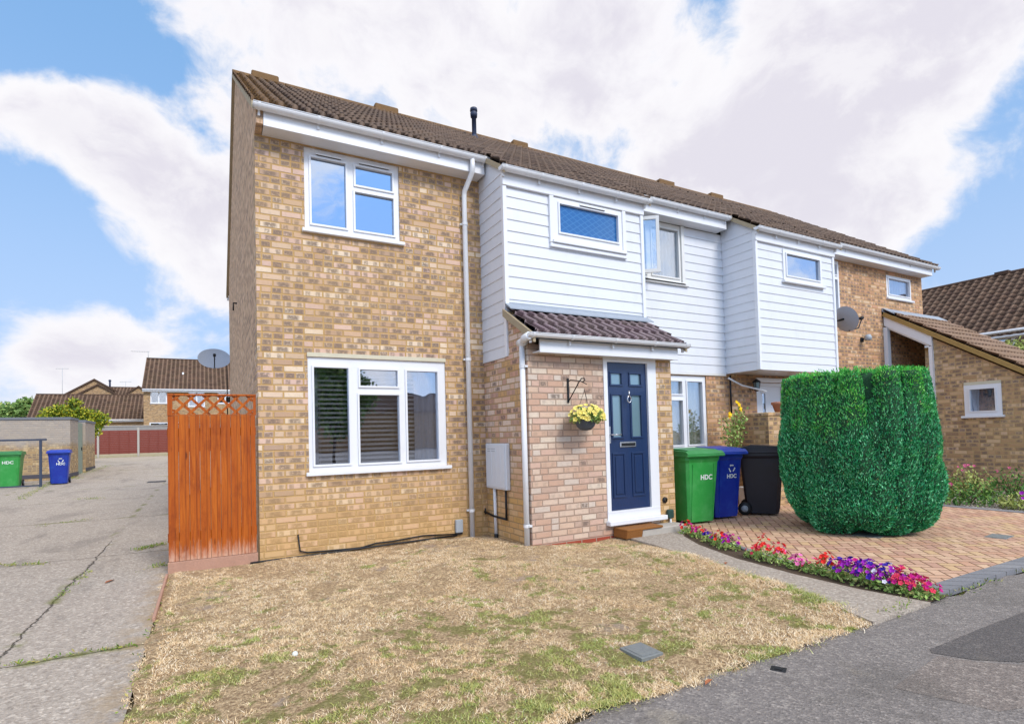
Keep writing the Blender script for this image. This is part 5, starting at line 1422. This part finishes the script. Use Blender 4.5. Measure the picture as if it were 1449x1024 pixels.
q = MB(); q.tube([(.05, .12, -.02), (.2, .36, -.05)], .016, 6); part('pole', q, M_black, t, True)

# covers and litter
def fn_cover(t):
    P = t.pos(); n = t.noise(P, 30., 4., .7)
    return {'Base Color': t.mix(n, '6c7076', '93968f'), 'Roughness': .6, 'Metallic': .3, 'Normal': t.bump(n, .004)}
M_cover = material('worn_cover_metal', fn_cover)
def cover(x, y, z, w, d, label, rot=0., mat=None):
    t = thing('drain_cover', label, 'drain cover', (x, y, z), rot, 'drain covers')
    q = MB(); q.box(-w / 2, w / 2, -d / 2, d / 2, -.02, .004, bev=.002); part('frame', q, mat or M_cover, t, True)
    q = MB(); q.box(-w / 2 + .02, w / 2 - .02, -d / 2 + .02, d / 2 - .02, .0045, .007, bev=.001); part('lid', q, mat or M_cover, t, True)
cover(1.79, -4.19, -.207, .17, .20, 'small grey square drain cover in the front lawn')
cover(2.27, -4.77, -.224, .07, .08, 'tiny dark stopcock cover at the lawn corner by the road', .5, M_black)
cover(7.45, -3.88, -.193, .3, .2, 'grey drain cover set in the block paving right of the bush', .1)
cover(6.55, -2.98, -.193, .5, .3, 'pale slab cover partly under the front of the conifer', .2)
cover(-1.9, 14.0, gz(14.) + .0, .5, .6, 'dark rectangular drain cover in the concrete lane', 0., M_black)
q = MB(); q.lathe([(0, -.018), (.012, -.013), (.018, 0), (.012, .013), (0, .018)], (-.05, -3.18, -.17), 12); o = part('golf_ball', q, M_white_print, None); tag(o, 'tiny white ball lying in the lawn', 'ball')
def dead_leaf(x, y, z, s, rot, label):
    q = MB(); Mx = Matrix.Translation((x, y, z)) @ Matrix.Rotation(rot, 4, 'Z')
    vs = [(-s, 0, .004), (-s * .4, s * .28, .012), (s * .4, s * .3, .01), (s, 0, .003), (s * .4, -s * .26, .016), (-s * .4, -s * .3, .014), (0, 0, .004)]
    q.add([Mx @ Vector(v) for v in vs], [(6, 0, 1), (6, 1, 2), (6, 2, 3), (6, 3, 4), (6, 4, 5), (6, 5, 0)]); o = part('dead_leaf', q, plain('brown_leaf', 'a0603c', .8), None, fix=False); tag(o, label, 'leaf')
dead_leaf(1.80, -4.70, -.212, .045, .3, 'orange-brown dead leaf at the lawn corner by the tarmac')
dead_leaf(-1.36, -.03, -.218, .07, 1.1, 'reddish dead leaf on the concrete lane left of the gate')
dead_leaf(3.95, -3.0, -.196, .05, .6, 'brown dead leaf on the garden path')
# broken timber edging strip between lane and lawn
q = MB(); q.box(-.885, -.862, -1.75, -.12, -.23, -.19, bev=.004); o = part('edging_board', q, M_board, None); tag(o, 'faded timber edging board between lane and lawn below the gate', 'edging')

# ------------------------------------------------------------------ left: garden wall, rail, fence, houses
T_ = thing('garden_wall', 'whitewashed brick garden wall behind the left-hand bins', 'wall', (-4.6, 17., 0))
q = MB(); q.box(-14, -4.575, 17.0, 17.22, -.4, 2.06); q.box(-4.80, -4.575, 17.221, 18.32, -.4, 2.06); q.box(-4.80, -4.575, 19.7, 21.75, -.4, 2.06); part('brickwork', q, M_brick_left, T_)
q = MB(); q.box(-14.05, -4.55, 16.97, 17.25, 2.062, 2.15, bev=.01); q.box(-4.83, -4.55, 17.251, 18.33, 2.062, 2.15, bev=.01); q.box(-4.83, -4.55, 19.69, 21.78, 2.062, 2.15, bev=.01); part('coping', q, plain('slate_coping', '6e7178', .8), T_)
q = MB(); q.box(-14, -4.572, 16.985, 16.999, .12, .25); q.box(-4.574, -4.562, 17.0, 18.32, .12, .25); q.box(-4.574, -4.562, 19.7, 21.75, .2, .33); part('engineering_course', q, plain('blue_brick', '4b4850', .8, 0, .4, 15.), T_)
T_ = thing('wall_gate', 'pale green tall timber gate in the side of the garden wall', 'gate', (-4.7, 19., 0))
q = MB()
for i in range(11): q.box(-4.70, -4.66, 18.36 + i * .121, 18.36 + i * .121 + .117, .12, 2.03)
part('boards', q, plain('sage_paint', '8d9a8a', .7, 0, .35, 5.), T_)
q = MB(); q.box(-4.655, -4.63, 19.4, 19.44, 1.0, 1.12); part('latch', q, M_black, T_)
q = MB()
for z in (.5, 1.7): q.box(-4.659, -4.645, 18.36, 18.8, z, z + .04)
part('hinge', q, M_black, T_)
T_ = thing('bin_rail', 'dark blue-grey metal rail in front of the left-hand green bin', 'rail', (-4.85, 14.4, gz(14.4)))
M_rail = plain('navy_rail_paint', '333e52', .5)
q = MB(); q.box(-4.86, -4.80, 14.37, 14.43, -.1, 1.345); part('post', q, M_rail, T_); q = MB(); q.box(-7.6, -7.54, 14.37, 14.43, -.1, 1.345); part('post', q, M_rail, T_)
q = MB(); q.box(-9, -4.69, 14.36, 14.44, 1.346, 1.40, bev=.006); part('top_rail', q, M_rail, T_)
q = MB(); q.box(-9, -4.862, 14.38, 14.42, -.0, .04); part('bottom_rail', q, M_rail, T_)

FY = 32.6; g0 = gz(FY)
T_ = thing('panel_fence', 'red-brown timber panel fence with pale concrete posts across the lane end', 'fence', (-4, FY, g0))
q = MB()
for i in range(8):
    x0 = -7.9 + i * 1.93
    for k in range(13): q.box(x0 + .06, x0 + 1.87, FY - .012 - (.012 if k % 2 else 0), FY + .01, g0 + .2 + k * .105, g0 + .2 + k * .105 + .1)
    for bx in (.5, .97, 1.44): q.box(x0 + bx, x0 + bx + .04, FY - .045, FY - .026, g0 + .2, g0 + 1.55)
part('panels', q, plain('red_brown_timber', '7e3a2e', .8, 0, .4, 4., stretch=(1, 1, 8)), T_)
for i in range(9):
    x0 = -7.9 + i * 1.93; q = MB(); q.box(x0 - .05, x0 + .05, FY - .06, FY + .05, g0 - .1, g0 + 1.72); part('post', q, M_conc, T_)
q = MB(); q.box(-7.9, 7.6, FY - .02, FY + .02, g0 - .05, g0 + .2); part('gravel_boards', q, plain('buff_gravel_board', 'b0a488', .9), T_)
T_ = thing('back_wall', 'long grey weathered wall just behind the red-brown fence', 'wall', (-4, FY + 1.5, g0))
q = MB(); q.box(-9, 9, FY + 1.4, FY + 1.6, g0 - .2, g0 + 1.83); part('brickwork', q, plain('grey_weathered_render', '9c9791', .9, 0, .5, 6.), T_)
q = MB(); q.box(-9, 9, FY + 1.37, FY + 1.63, g0 + 1.831, g0 + 1.89); part('coping', q, M_conc, T_)

def bg_house(name, label, x0, x1, yf, yr, zg, ze, zr, windows=(), roofmat=None, wallmat=None, fascia=True, per=.3, crs=.34, gable=False, extra=None):
    """ridge along X"""
    t = thing(name, label, 'house' if 'house' in name else 'building', ((x0 + x1) / 2, yf, zg)); ym = (yf + yr) / 2
    q = MB(); pl = PL(yf, 'X', -1); wall(q, pl, x0, x1, zg - .5, ze, [w for w in windows], .2); part('front_wall', q, wallmat or M_brick_bg, t)
    q = MB()
    for x in (x0, x1 - .2): q.prism([(yf + .201, zg - .5), (yr, zg - .5), (yr, ze), (ym, zr - .08), (yf + .201, ze + .05)], 'X', x, x + .2)
    q.box(x0 + .2, x1 - .2, yr - .2, yr, zg - .5, ze); part('end_walls', q, wallmat or M_brick_bg, t)
    n = math.hypot(ym - yf + .3, zr - ze + 0.0); sl = (zr - ze) / (ym - yf); nn = math.hypot(1, sl)
    tiled('roof', roofmat or M_tile_bg, t, (x0 - .1, ym, zr), (1, 0, 0), (0, -1 / nn, -sl / nn), x1 - x0 + .2, (ym - yf + .3) * nn, period=per, course=crs, amp=.05, seg=6, step=.035)
    q = MB(); q.add([(x0 - .1, ym, zr - .01), (x1 + .1, ym, zr - .01), (x1 + .1, yr + .3, ze - .2), (x0 - .1, yr + .3, ze - .2)], [(0, 1, 2, 3)]); q.tube([(x0 - .1, ym, zr + .02), (x1 + .1, ym, zr + .02)], .09, 8); part('ridge', q, roofmat or M_tile_bg, t)
    if fascia:
        q = MB(); q.box(x0 - .05, x1 + .05, yf - .32, yf - .28, ze - .32, ze - .13); q.box(x0 - .05, x1 + .05, yf - .28, yf - .01, ze - .32, ze - .29); part('fascia', q, M_upvc, t)
        q = MB(); q.tube([(x0 - .05, yf - .37, ze - .17), (x1 + .05, yf - .37, ze - .17)], .06, 8); part('gutter', q, M_gutter, t)
    for a, b, c, d in windows:
        w = b - a; window(t, pl, a, b, c, d, [(a + .08, a + w / 2 - .05, c + .08, d - .08), (a + w / 2 + .05, b - .08, c + .08, d - .08)], g=M_glass, rec=.02)
    return t
t = bg_house('distant_house', 'two-storey brick house with brown tiled roof behind the satellite dish', -4.72, 6.5, 44, 52, .6, 5.55, 8.3, [(-4.28, -3.18, 4.35, 5.3), (-1.75, -.6, 4.1, 5.3), (.3, 1.4, 4.35, 5.3), (-4.35, -1.9, 1.4, 2.88)])
q = MB(); q.box(-2.4, -1.9, 45.6, 46.1, 6.3, 6.62); q.tube([(-2.15, 45.8, 6.4), (-2.15, 45.8, 7.0)], .07, 8); part('roof_vent', q, M_gutter, t)
q = MB(); q.tube([(-4.7, 48, 8.3), (-4.7, 48, 8.95)], .02, 6); q.tube([(-5.9, 48, 8.88), (-4.6, 48, 8.9)], .015, 6)
for i in range(7): q.tube([(-5.8 + i * .17, 47.8, 8.88), (-5.8 + i * .17, 48.2, 8.88)], .01, 4)
part('aerial', q, M_grey, t)
bg_house('long_garage', 'low building with a broad brown tiled roof behind the golden conifer', -13.3, -5.35, 52, 58, .7, 3.55, 5.75, [], fascia=True)
def gable_house(label, xc, hw, y, zg, ze, za, depth=9, roofmat=None):
    """gable faces the camera"""
    t = thing('gabled_house', label, 'house', (xc, y, zg), 0, 'gabled houses beyond the garage')
    q = MB(); q.prism([(xc - hw, zg - .5), (xc + hw, zg - .5), (xc + hw, ze), (xc, za), (xc - hw, ze)], 'Y', y, y + depth); part('walls', q, M_brick_bg, t)
    q = MB()
    for s_ in (-1, 1):
        q.prism([(xc, za + .02), (xc, za + .2), (xc + s_ * (hw + .3), ze - (za - ze) / hw * .3 + .2), (xc + s_ * (hw + .3), ze - (za - ze) / hw * .3 + .02)], 'Y', y - .15, y + depth)
    part('roof', q, M_tile_bg, t); return t
gable_house('gabled brick house with the tallest pointed roof at the left', -10.6, 3.6, 64, .8, 5.6, 7.95)
gable_house('nearer pale gable in front of the tallest pointed roof', -9.9, 3.3, 61, .8, 5.1, 7.15)
gable_house('small pointed gable just left of the distant two-storey house', -6.75, 1.3, 63.5, .8, 6.3, 7.25)
bg_house('distant_house', 'brown tiled roof between the two pointed gables', -9.6, -6.2, 62.5, 68, .8, 6.1, 7.35, [], fascia=False)
q = MB(); q.tube([(-9.55, 66, 7.2), (-9.55, 66, 8.1)], .09, 8); q.lathe([(.13, 0), (.13, .12), (0, .2)], (-9.55, 66, 8.1), 10); o = part('roof_flue', q, M_navy, None); tag(o, 'dark flue pipe rising from the roofs beside the pointed gable', 'flue')
for i, (x, y, z, lab) in enumerate([(-15.2, 75, 10.3, 'thin aerial above the rooftops at the far left'), (-9.1, 75, 8.9, 'thin aerial just right of the tallest pointed gable')]):
    t = thing('tv_aerial', lab, 'aerial', (x, y, z), 0, 'aerials above the rooftops')
    q = MB(); q.tube([(0, 0, -3.5), (0, 0, .1)], .02, 5); part('mast', q, M_grey, t, True)
    q = MB(); q.tube([(-.6, 0, 0), (.6, 0, .05)], .015, 5)
    for k in range(6): q.tube([(-.5 + k * .2, -.2, .02), (-.5 + k * .2, .2, .02)], .01, 4)
    part('elements', q, M_grey, t, True)

# right: building with ridge along Y
T_ = thing('distant_house', 'long brown-roofed house beyond the terrace at the right edge', 'house', (26.9, 0, -.2))
q = MB(); pl = PL(27.1, 'Y', -1); wr_ = (1.9, 3.3, 3.3, 4.5)
wall(q, pl, -10, 18, -.6, 4.72, [wr_], .2); q.box(34.6, 34.8, -10, 18, -.6, 4.72); part('walls', q, M_brick_bg, T_)
sl = (7.72 - 4.72) / 3.95; nn = math.hypot(1, sl)
tiled('roof', tile_mat('right_roof_tile', ['725a4a', '644c40', '806452', '6c5446', '5a463a'], '8a6a48', dust='98806c'), T_, (30.95, -10.2, 7.72), (0, 1, 0), (-1 / nn, 0, -sl / nn), 28.4, 4.25 * nn, period=.3, course=.34, amp=.06, seg=6, step=.04)
q = MB(); q.add([(30.95, -10.2, 7.71), (30.95, 18.2, 7.71), (35, 18.2, 4.6), (35, -10.2, 4.6)], [(0, 1, 2, 3)]); q.tube([(30.95, -10.2, 7.74), (30.95, 18.2, 7.74)], .1, 8); q.box(30.8, 31.1, 3.9, 4.4, 7.72, 7.88); part('ridge', q, M_tile_bg, T_)
q = MB(); q.box(26.72, 26.76, -10, 18, 4.42, 4.66); q.box(26.76, 27.09, -10, 18, 4.42, 4.45); part('fascia', q, M_upvc, T_)
q = MB(); q.tube([(26.68, -10, 4.63), (26.68, 18, 4.63)], .06, 8); part('gutter', q, M_gutter, T_)
window(T_, pl, *wr_, [(2.0, 2.55, 3.4, 4.4), (2.65, 3.2, 3.4, 4.4)], rec=.02)

# houses across the road, seen only as reflections in the panes
T_ = bg_house('facing_house', 'brick house across the road mirrored in the lower window', -14, 34, -66, -58, -.3, 4.6, 6.6, [], fascia=False)

leaf_tree('street_tree', 'leafy tree across the road mirrored in the left pane of the lower window', 'tree', (5.2, -22, -.3), [(0, 0, 4.2, 1.5), (.9, 0, 3.6, 1.2), (-.8, 0, 3.4, 1.3), (0, 0, 5.2, 1.1), (.2, 0, 2.6, 1.2)], 9000, .22, M_leaf_tree, (.14, 2.6))

# ------------------------------------------------------------------ CAMERA
cam = bpy.data.cameras.new('camera'); co = bpy.data.objects.new('camera', cam); COL.objects.link(co); SC.camera = co
f_, cy_, yaw, pitch, roll = 785.086, 592.134, .5037, .0302, -.0272
fw = Vector((math.sin(yaw) * math.cos(pitch), math.cos(yaw) * math.cos(pitch), math.sin(pitch)))
r_ = Vector((math.cos(yaw), -math.sin(yaw), 0)); u_ = r_.cross(fw)
R2 = r_ * math.cos(roll) + u_ * math.sin(roll); U2 = -r_ * math.sin(roll) + u_ * math.cos(roll)
m = Matrix((R2, U2, -fw)).transposed().to_4x4(); m.translation = Vector((-.5079, -6.8156, 1.117)); co.matrix_world = m
cam.sensor_fit = 'HORIZONTAL'; cam.sensor_width = 36; cam.lens = 36 * f_ / 1449; cam.shift_y = (cy_ - 512) / 1449; cam.clip_end = 1000; cam.clip_start = .05

# ------------------------------------------------------------------ LIGHT
SUN_EL, SUN_AZ = math.radians(48), math.radians(200)      # azimuth clockwise from +Y: sun behind the camera, to the right... 
sd = Vector((math.sin(SUN_AZ) * math.cos(SUN_EL), math.cos(SUN_AZ) * math.cos(SUN_EL), math.sin(SUN_EL)))
sd = Vector((.16, -.74, .66)).normalized(); SUN_EL = math.asin(sd.z); SUN_AZ = math.atan2(sd.x, sd.y)
sun = bpy.data.lights.new('sun', 'SUN'); so = bpy.data.objects.new('sun', sun); COL.objects.link(so)
sun.energy = 2.1; sun.angle = math.radians(18); sun.color = (1., .93, .84); so.rotation_mode = 'QUATERNION'; so.rotation_quaternion = sd.to_track_quat('Z', 'Y')

w = bpy.data.worlds.new('World'); SC.world = w; w.use_nodes = True; nt = w.node_tree; nt.nodes.clear(); t = T(nt)
out = t.node('ShaderNodeOutputWorld'); bg = t.node('ShaderNodeBackground'); nt.links.new(bg.outputs[0], out.inputs[0])
sky = t.node('ShaderNodeTexSky', sky_type='NISHITA'); sky.sun_disc = False; sky.sun_elevation = SUN_EL; sky.sun_rotation = SUN_AZ; sky.dust_density = .6; sky.ozone_density = 2.
STR = .12; bg.inputs['Strength'].default_value = STR
V_ = S(t, t.node('ShaderNodeTexCoord').outputs['Generated']); vx, vy, vz = t.sep(V_)
def pixdir(px, py):
    d = fw + R2 * (px - 724.5) / f_ - U2 * (py - cy_) / f_; return d.normalized()
def gauss(px, py, sig, amp):
    """soft bias around one direction of the sky; sig in degrees"""
    d = pixdir(px, py); dot = vx * d.x + vy * d.y + vz * d.z
    k = 1 / (2 * (1 - math.cos(math.radians(sig))))
    return t.math('EXPONENT', (dot - 1) * (2 * k)) * amp
bias = None
CL = [(60, 30, 5.5, -.55), (140, 70, 5, -.5), (230, 105, 3.0, -.35), (10, 90, 4, -.35), (265, 200, 2.5, -.30), (300, 130, 2.5, .25), (30, 250, 4.5, -.45), (60, 330, 5, -.4), (200, 380, 6, -.45), (280, 440, 4, -.35), (60, 430, 4, -.3),
      (110, 170, 5, .6), (40, 140, 4, .5), (190, 240, 5, .6), (260, 270, 4.5, .6), (140, 480, 3.5, .5), (220, 490, 3, .4), (60, 500, 4, .4), (10, 400, 3, .3), (130, 530, 4, .4),
      (300, 40, 7, .6), (500, 60, 14, .6), (800, 120, 14, .6), (900, 40, 6, .4), (1000, 260, 12, .5), (1150, 300, 12, .5), (1300, 80, 9, .5), (1200, 100, 6, .4),
      (1030, 10, 3.0, -.75), (1190, 20, 3.2, -.55), (1130, 8, 2., .35), (725, 40, 1.5, -.1), (1400, 270, 5, -.3), (1340, 360, 4, -.28), (1430, 330, 4, -.3), (1440, 20, 5, .3), (1320, 300, 3, .1)]
for c in CL:
    g = gauss(*c); bias = g if bias is None else bias + g
wp = t.noise(V_, 3., 3., .5, col=True)
vm = t.node('ShaderNodeVectorMath', operation='MULTIPLY_ADD'); t.put(vm.inputs[0], wp); vm.inputs[1].default_value = (.18, .18, .18); t.put(vm.inputs[2], V_)
Vw = S(t, vm.outputs[0])
Vs = t.scale(Vw, (1., 1., 1.35))
n1 = t.noise(Vs, 4.2, 10., .6); n2 = t.noise(Vs, 9., 5., .6)
back = t.smooth(vy, .0, -.35)       # the sky behind the camera: mostly blue, some cloud
dens = (n1 - .5) * 1.5 + .5 + bias * .34 - back * .03 + t.smooth(vz, .62, .85) * .2
cov = t.smooth(dens + (n2 - .5) * .2, .43, .67)
thick = t.smooth(dens + (n2 - .5) * .35, .62, .95)
n3 = t.noise(t.scale(Vw, (1., 1., 1.5)), 6., 8., .62)
cloud = t.mix(thick, (.79, .78, .81), (.64, .62, .69))
cloud = t.mix(t.smooth(n3 + (n2 - .5) * .3, .46, .62) * .6, cloud, (.80, .79, .81))
skyc = t.node('ShaderNodeMix', data_type='RGBA', blend_type='MULTIPLY'); skyc.inputs[0].default_value = 1
nt.links.new(sky.outputs[0], skyc.inputs[6]); skyc.inputs[7].default_value = (.62, .95, 1.25, 1)
k = 1 / STR
cs = t.node('ShaderNodeVectorMath', operation='SCALE'); t.put(cs.inputs[0], cloud); cs.inputs['Scale'].default_value = k
skyblue = t.mix(.72, S(t, skyc.outputs[2]), tuple(a * k for a in (.24, .45, .76)))
hz = t.smooth(vz, .0, .6, 1., 0.)
skyblue = t.mix(hz * .75, skyblue, tuple(a * k for a in (.48, .59, .80)))
low = t.smooth(vz, -.02, .10, 1., 0.)
fin = t.mix(cov, skyblue, S(t, cs.outputs[0]))
fin = t.mix(low * .6, fin, tuple(a * k for a in (.62, .64, .73)))
glow = 1 + t.smooth(vy, .1, -.6) * .7 + t.smooth(vx, -.3, -.9) * .35  # extra sky brightness behind and left of the view, added as fill
gs = t.node('ShaderNodeVectorMath', operation='SCALE'); t.put(gs.inputs[0], fin); t.put(gs.inputs['Scale'], glow); fin = S(t, gs.outputs[0])
fin = t.mix(t.smooth(vz, -.08, -.01, 1., 0.), fin, tuple(a * k for a in (.3, .28, .25)))
t.put(bg.inputs['Color'], fin)

SC.view_settings.view_transform = 'Standard'; SC.view_settings.look = 'None'; SC.view_settings.gamma = 1; SC.view_settings.exposure = .3
SC.render.engine = 'CYCLES'
SC.cycles.max_bounces = 8; SC.cycles.transparent_max_bounces = 12
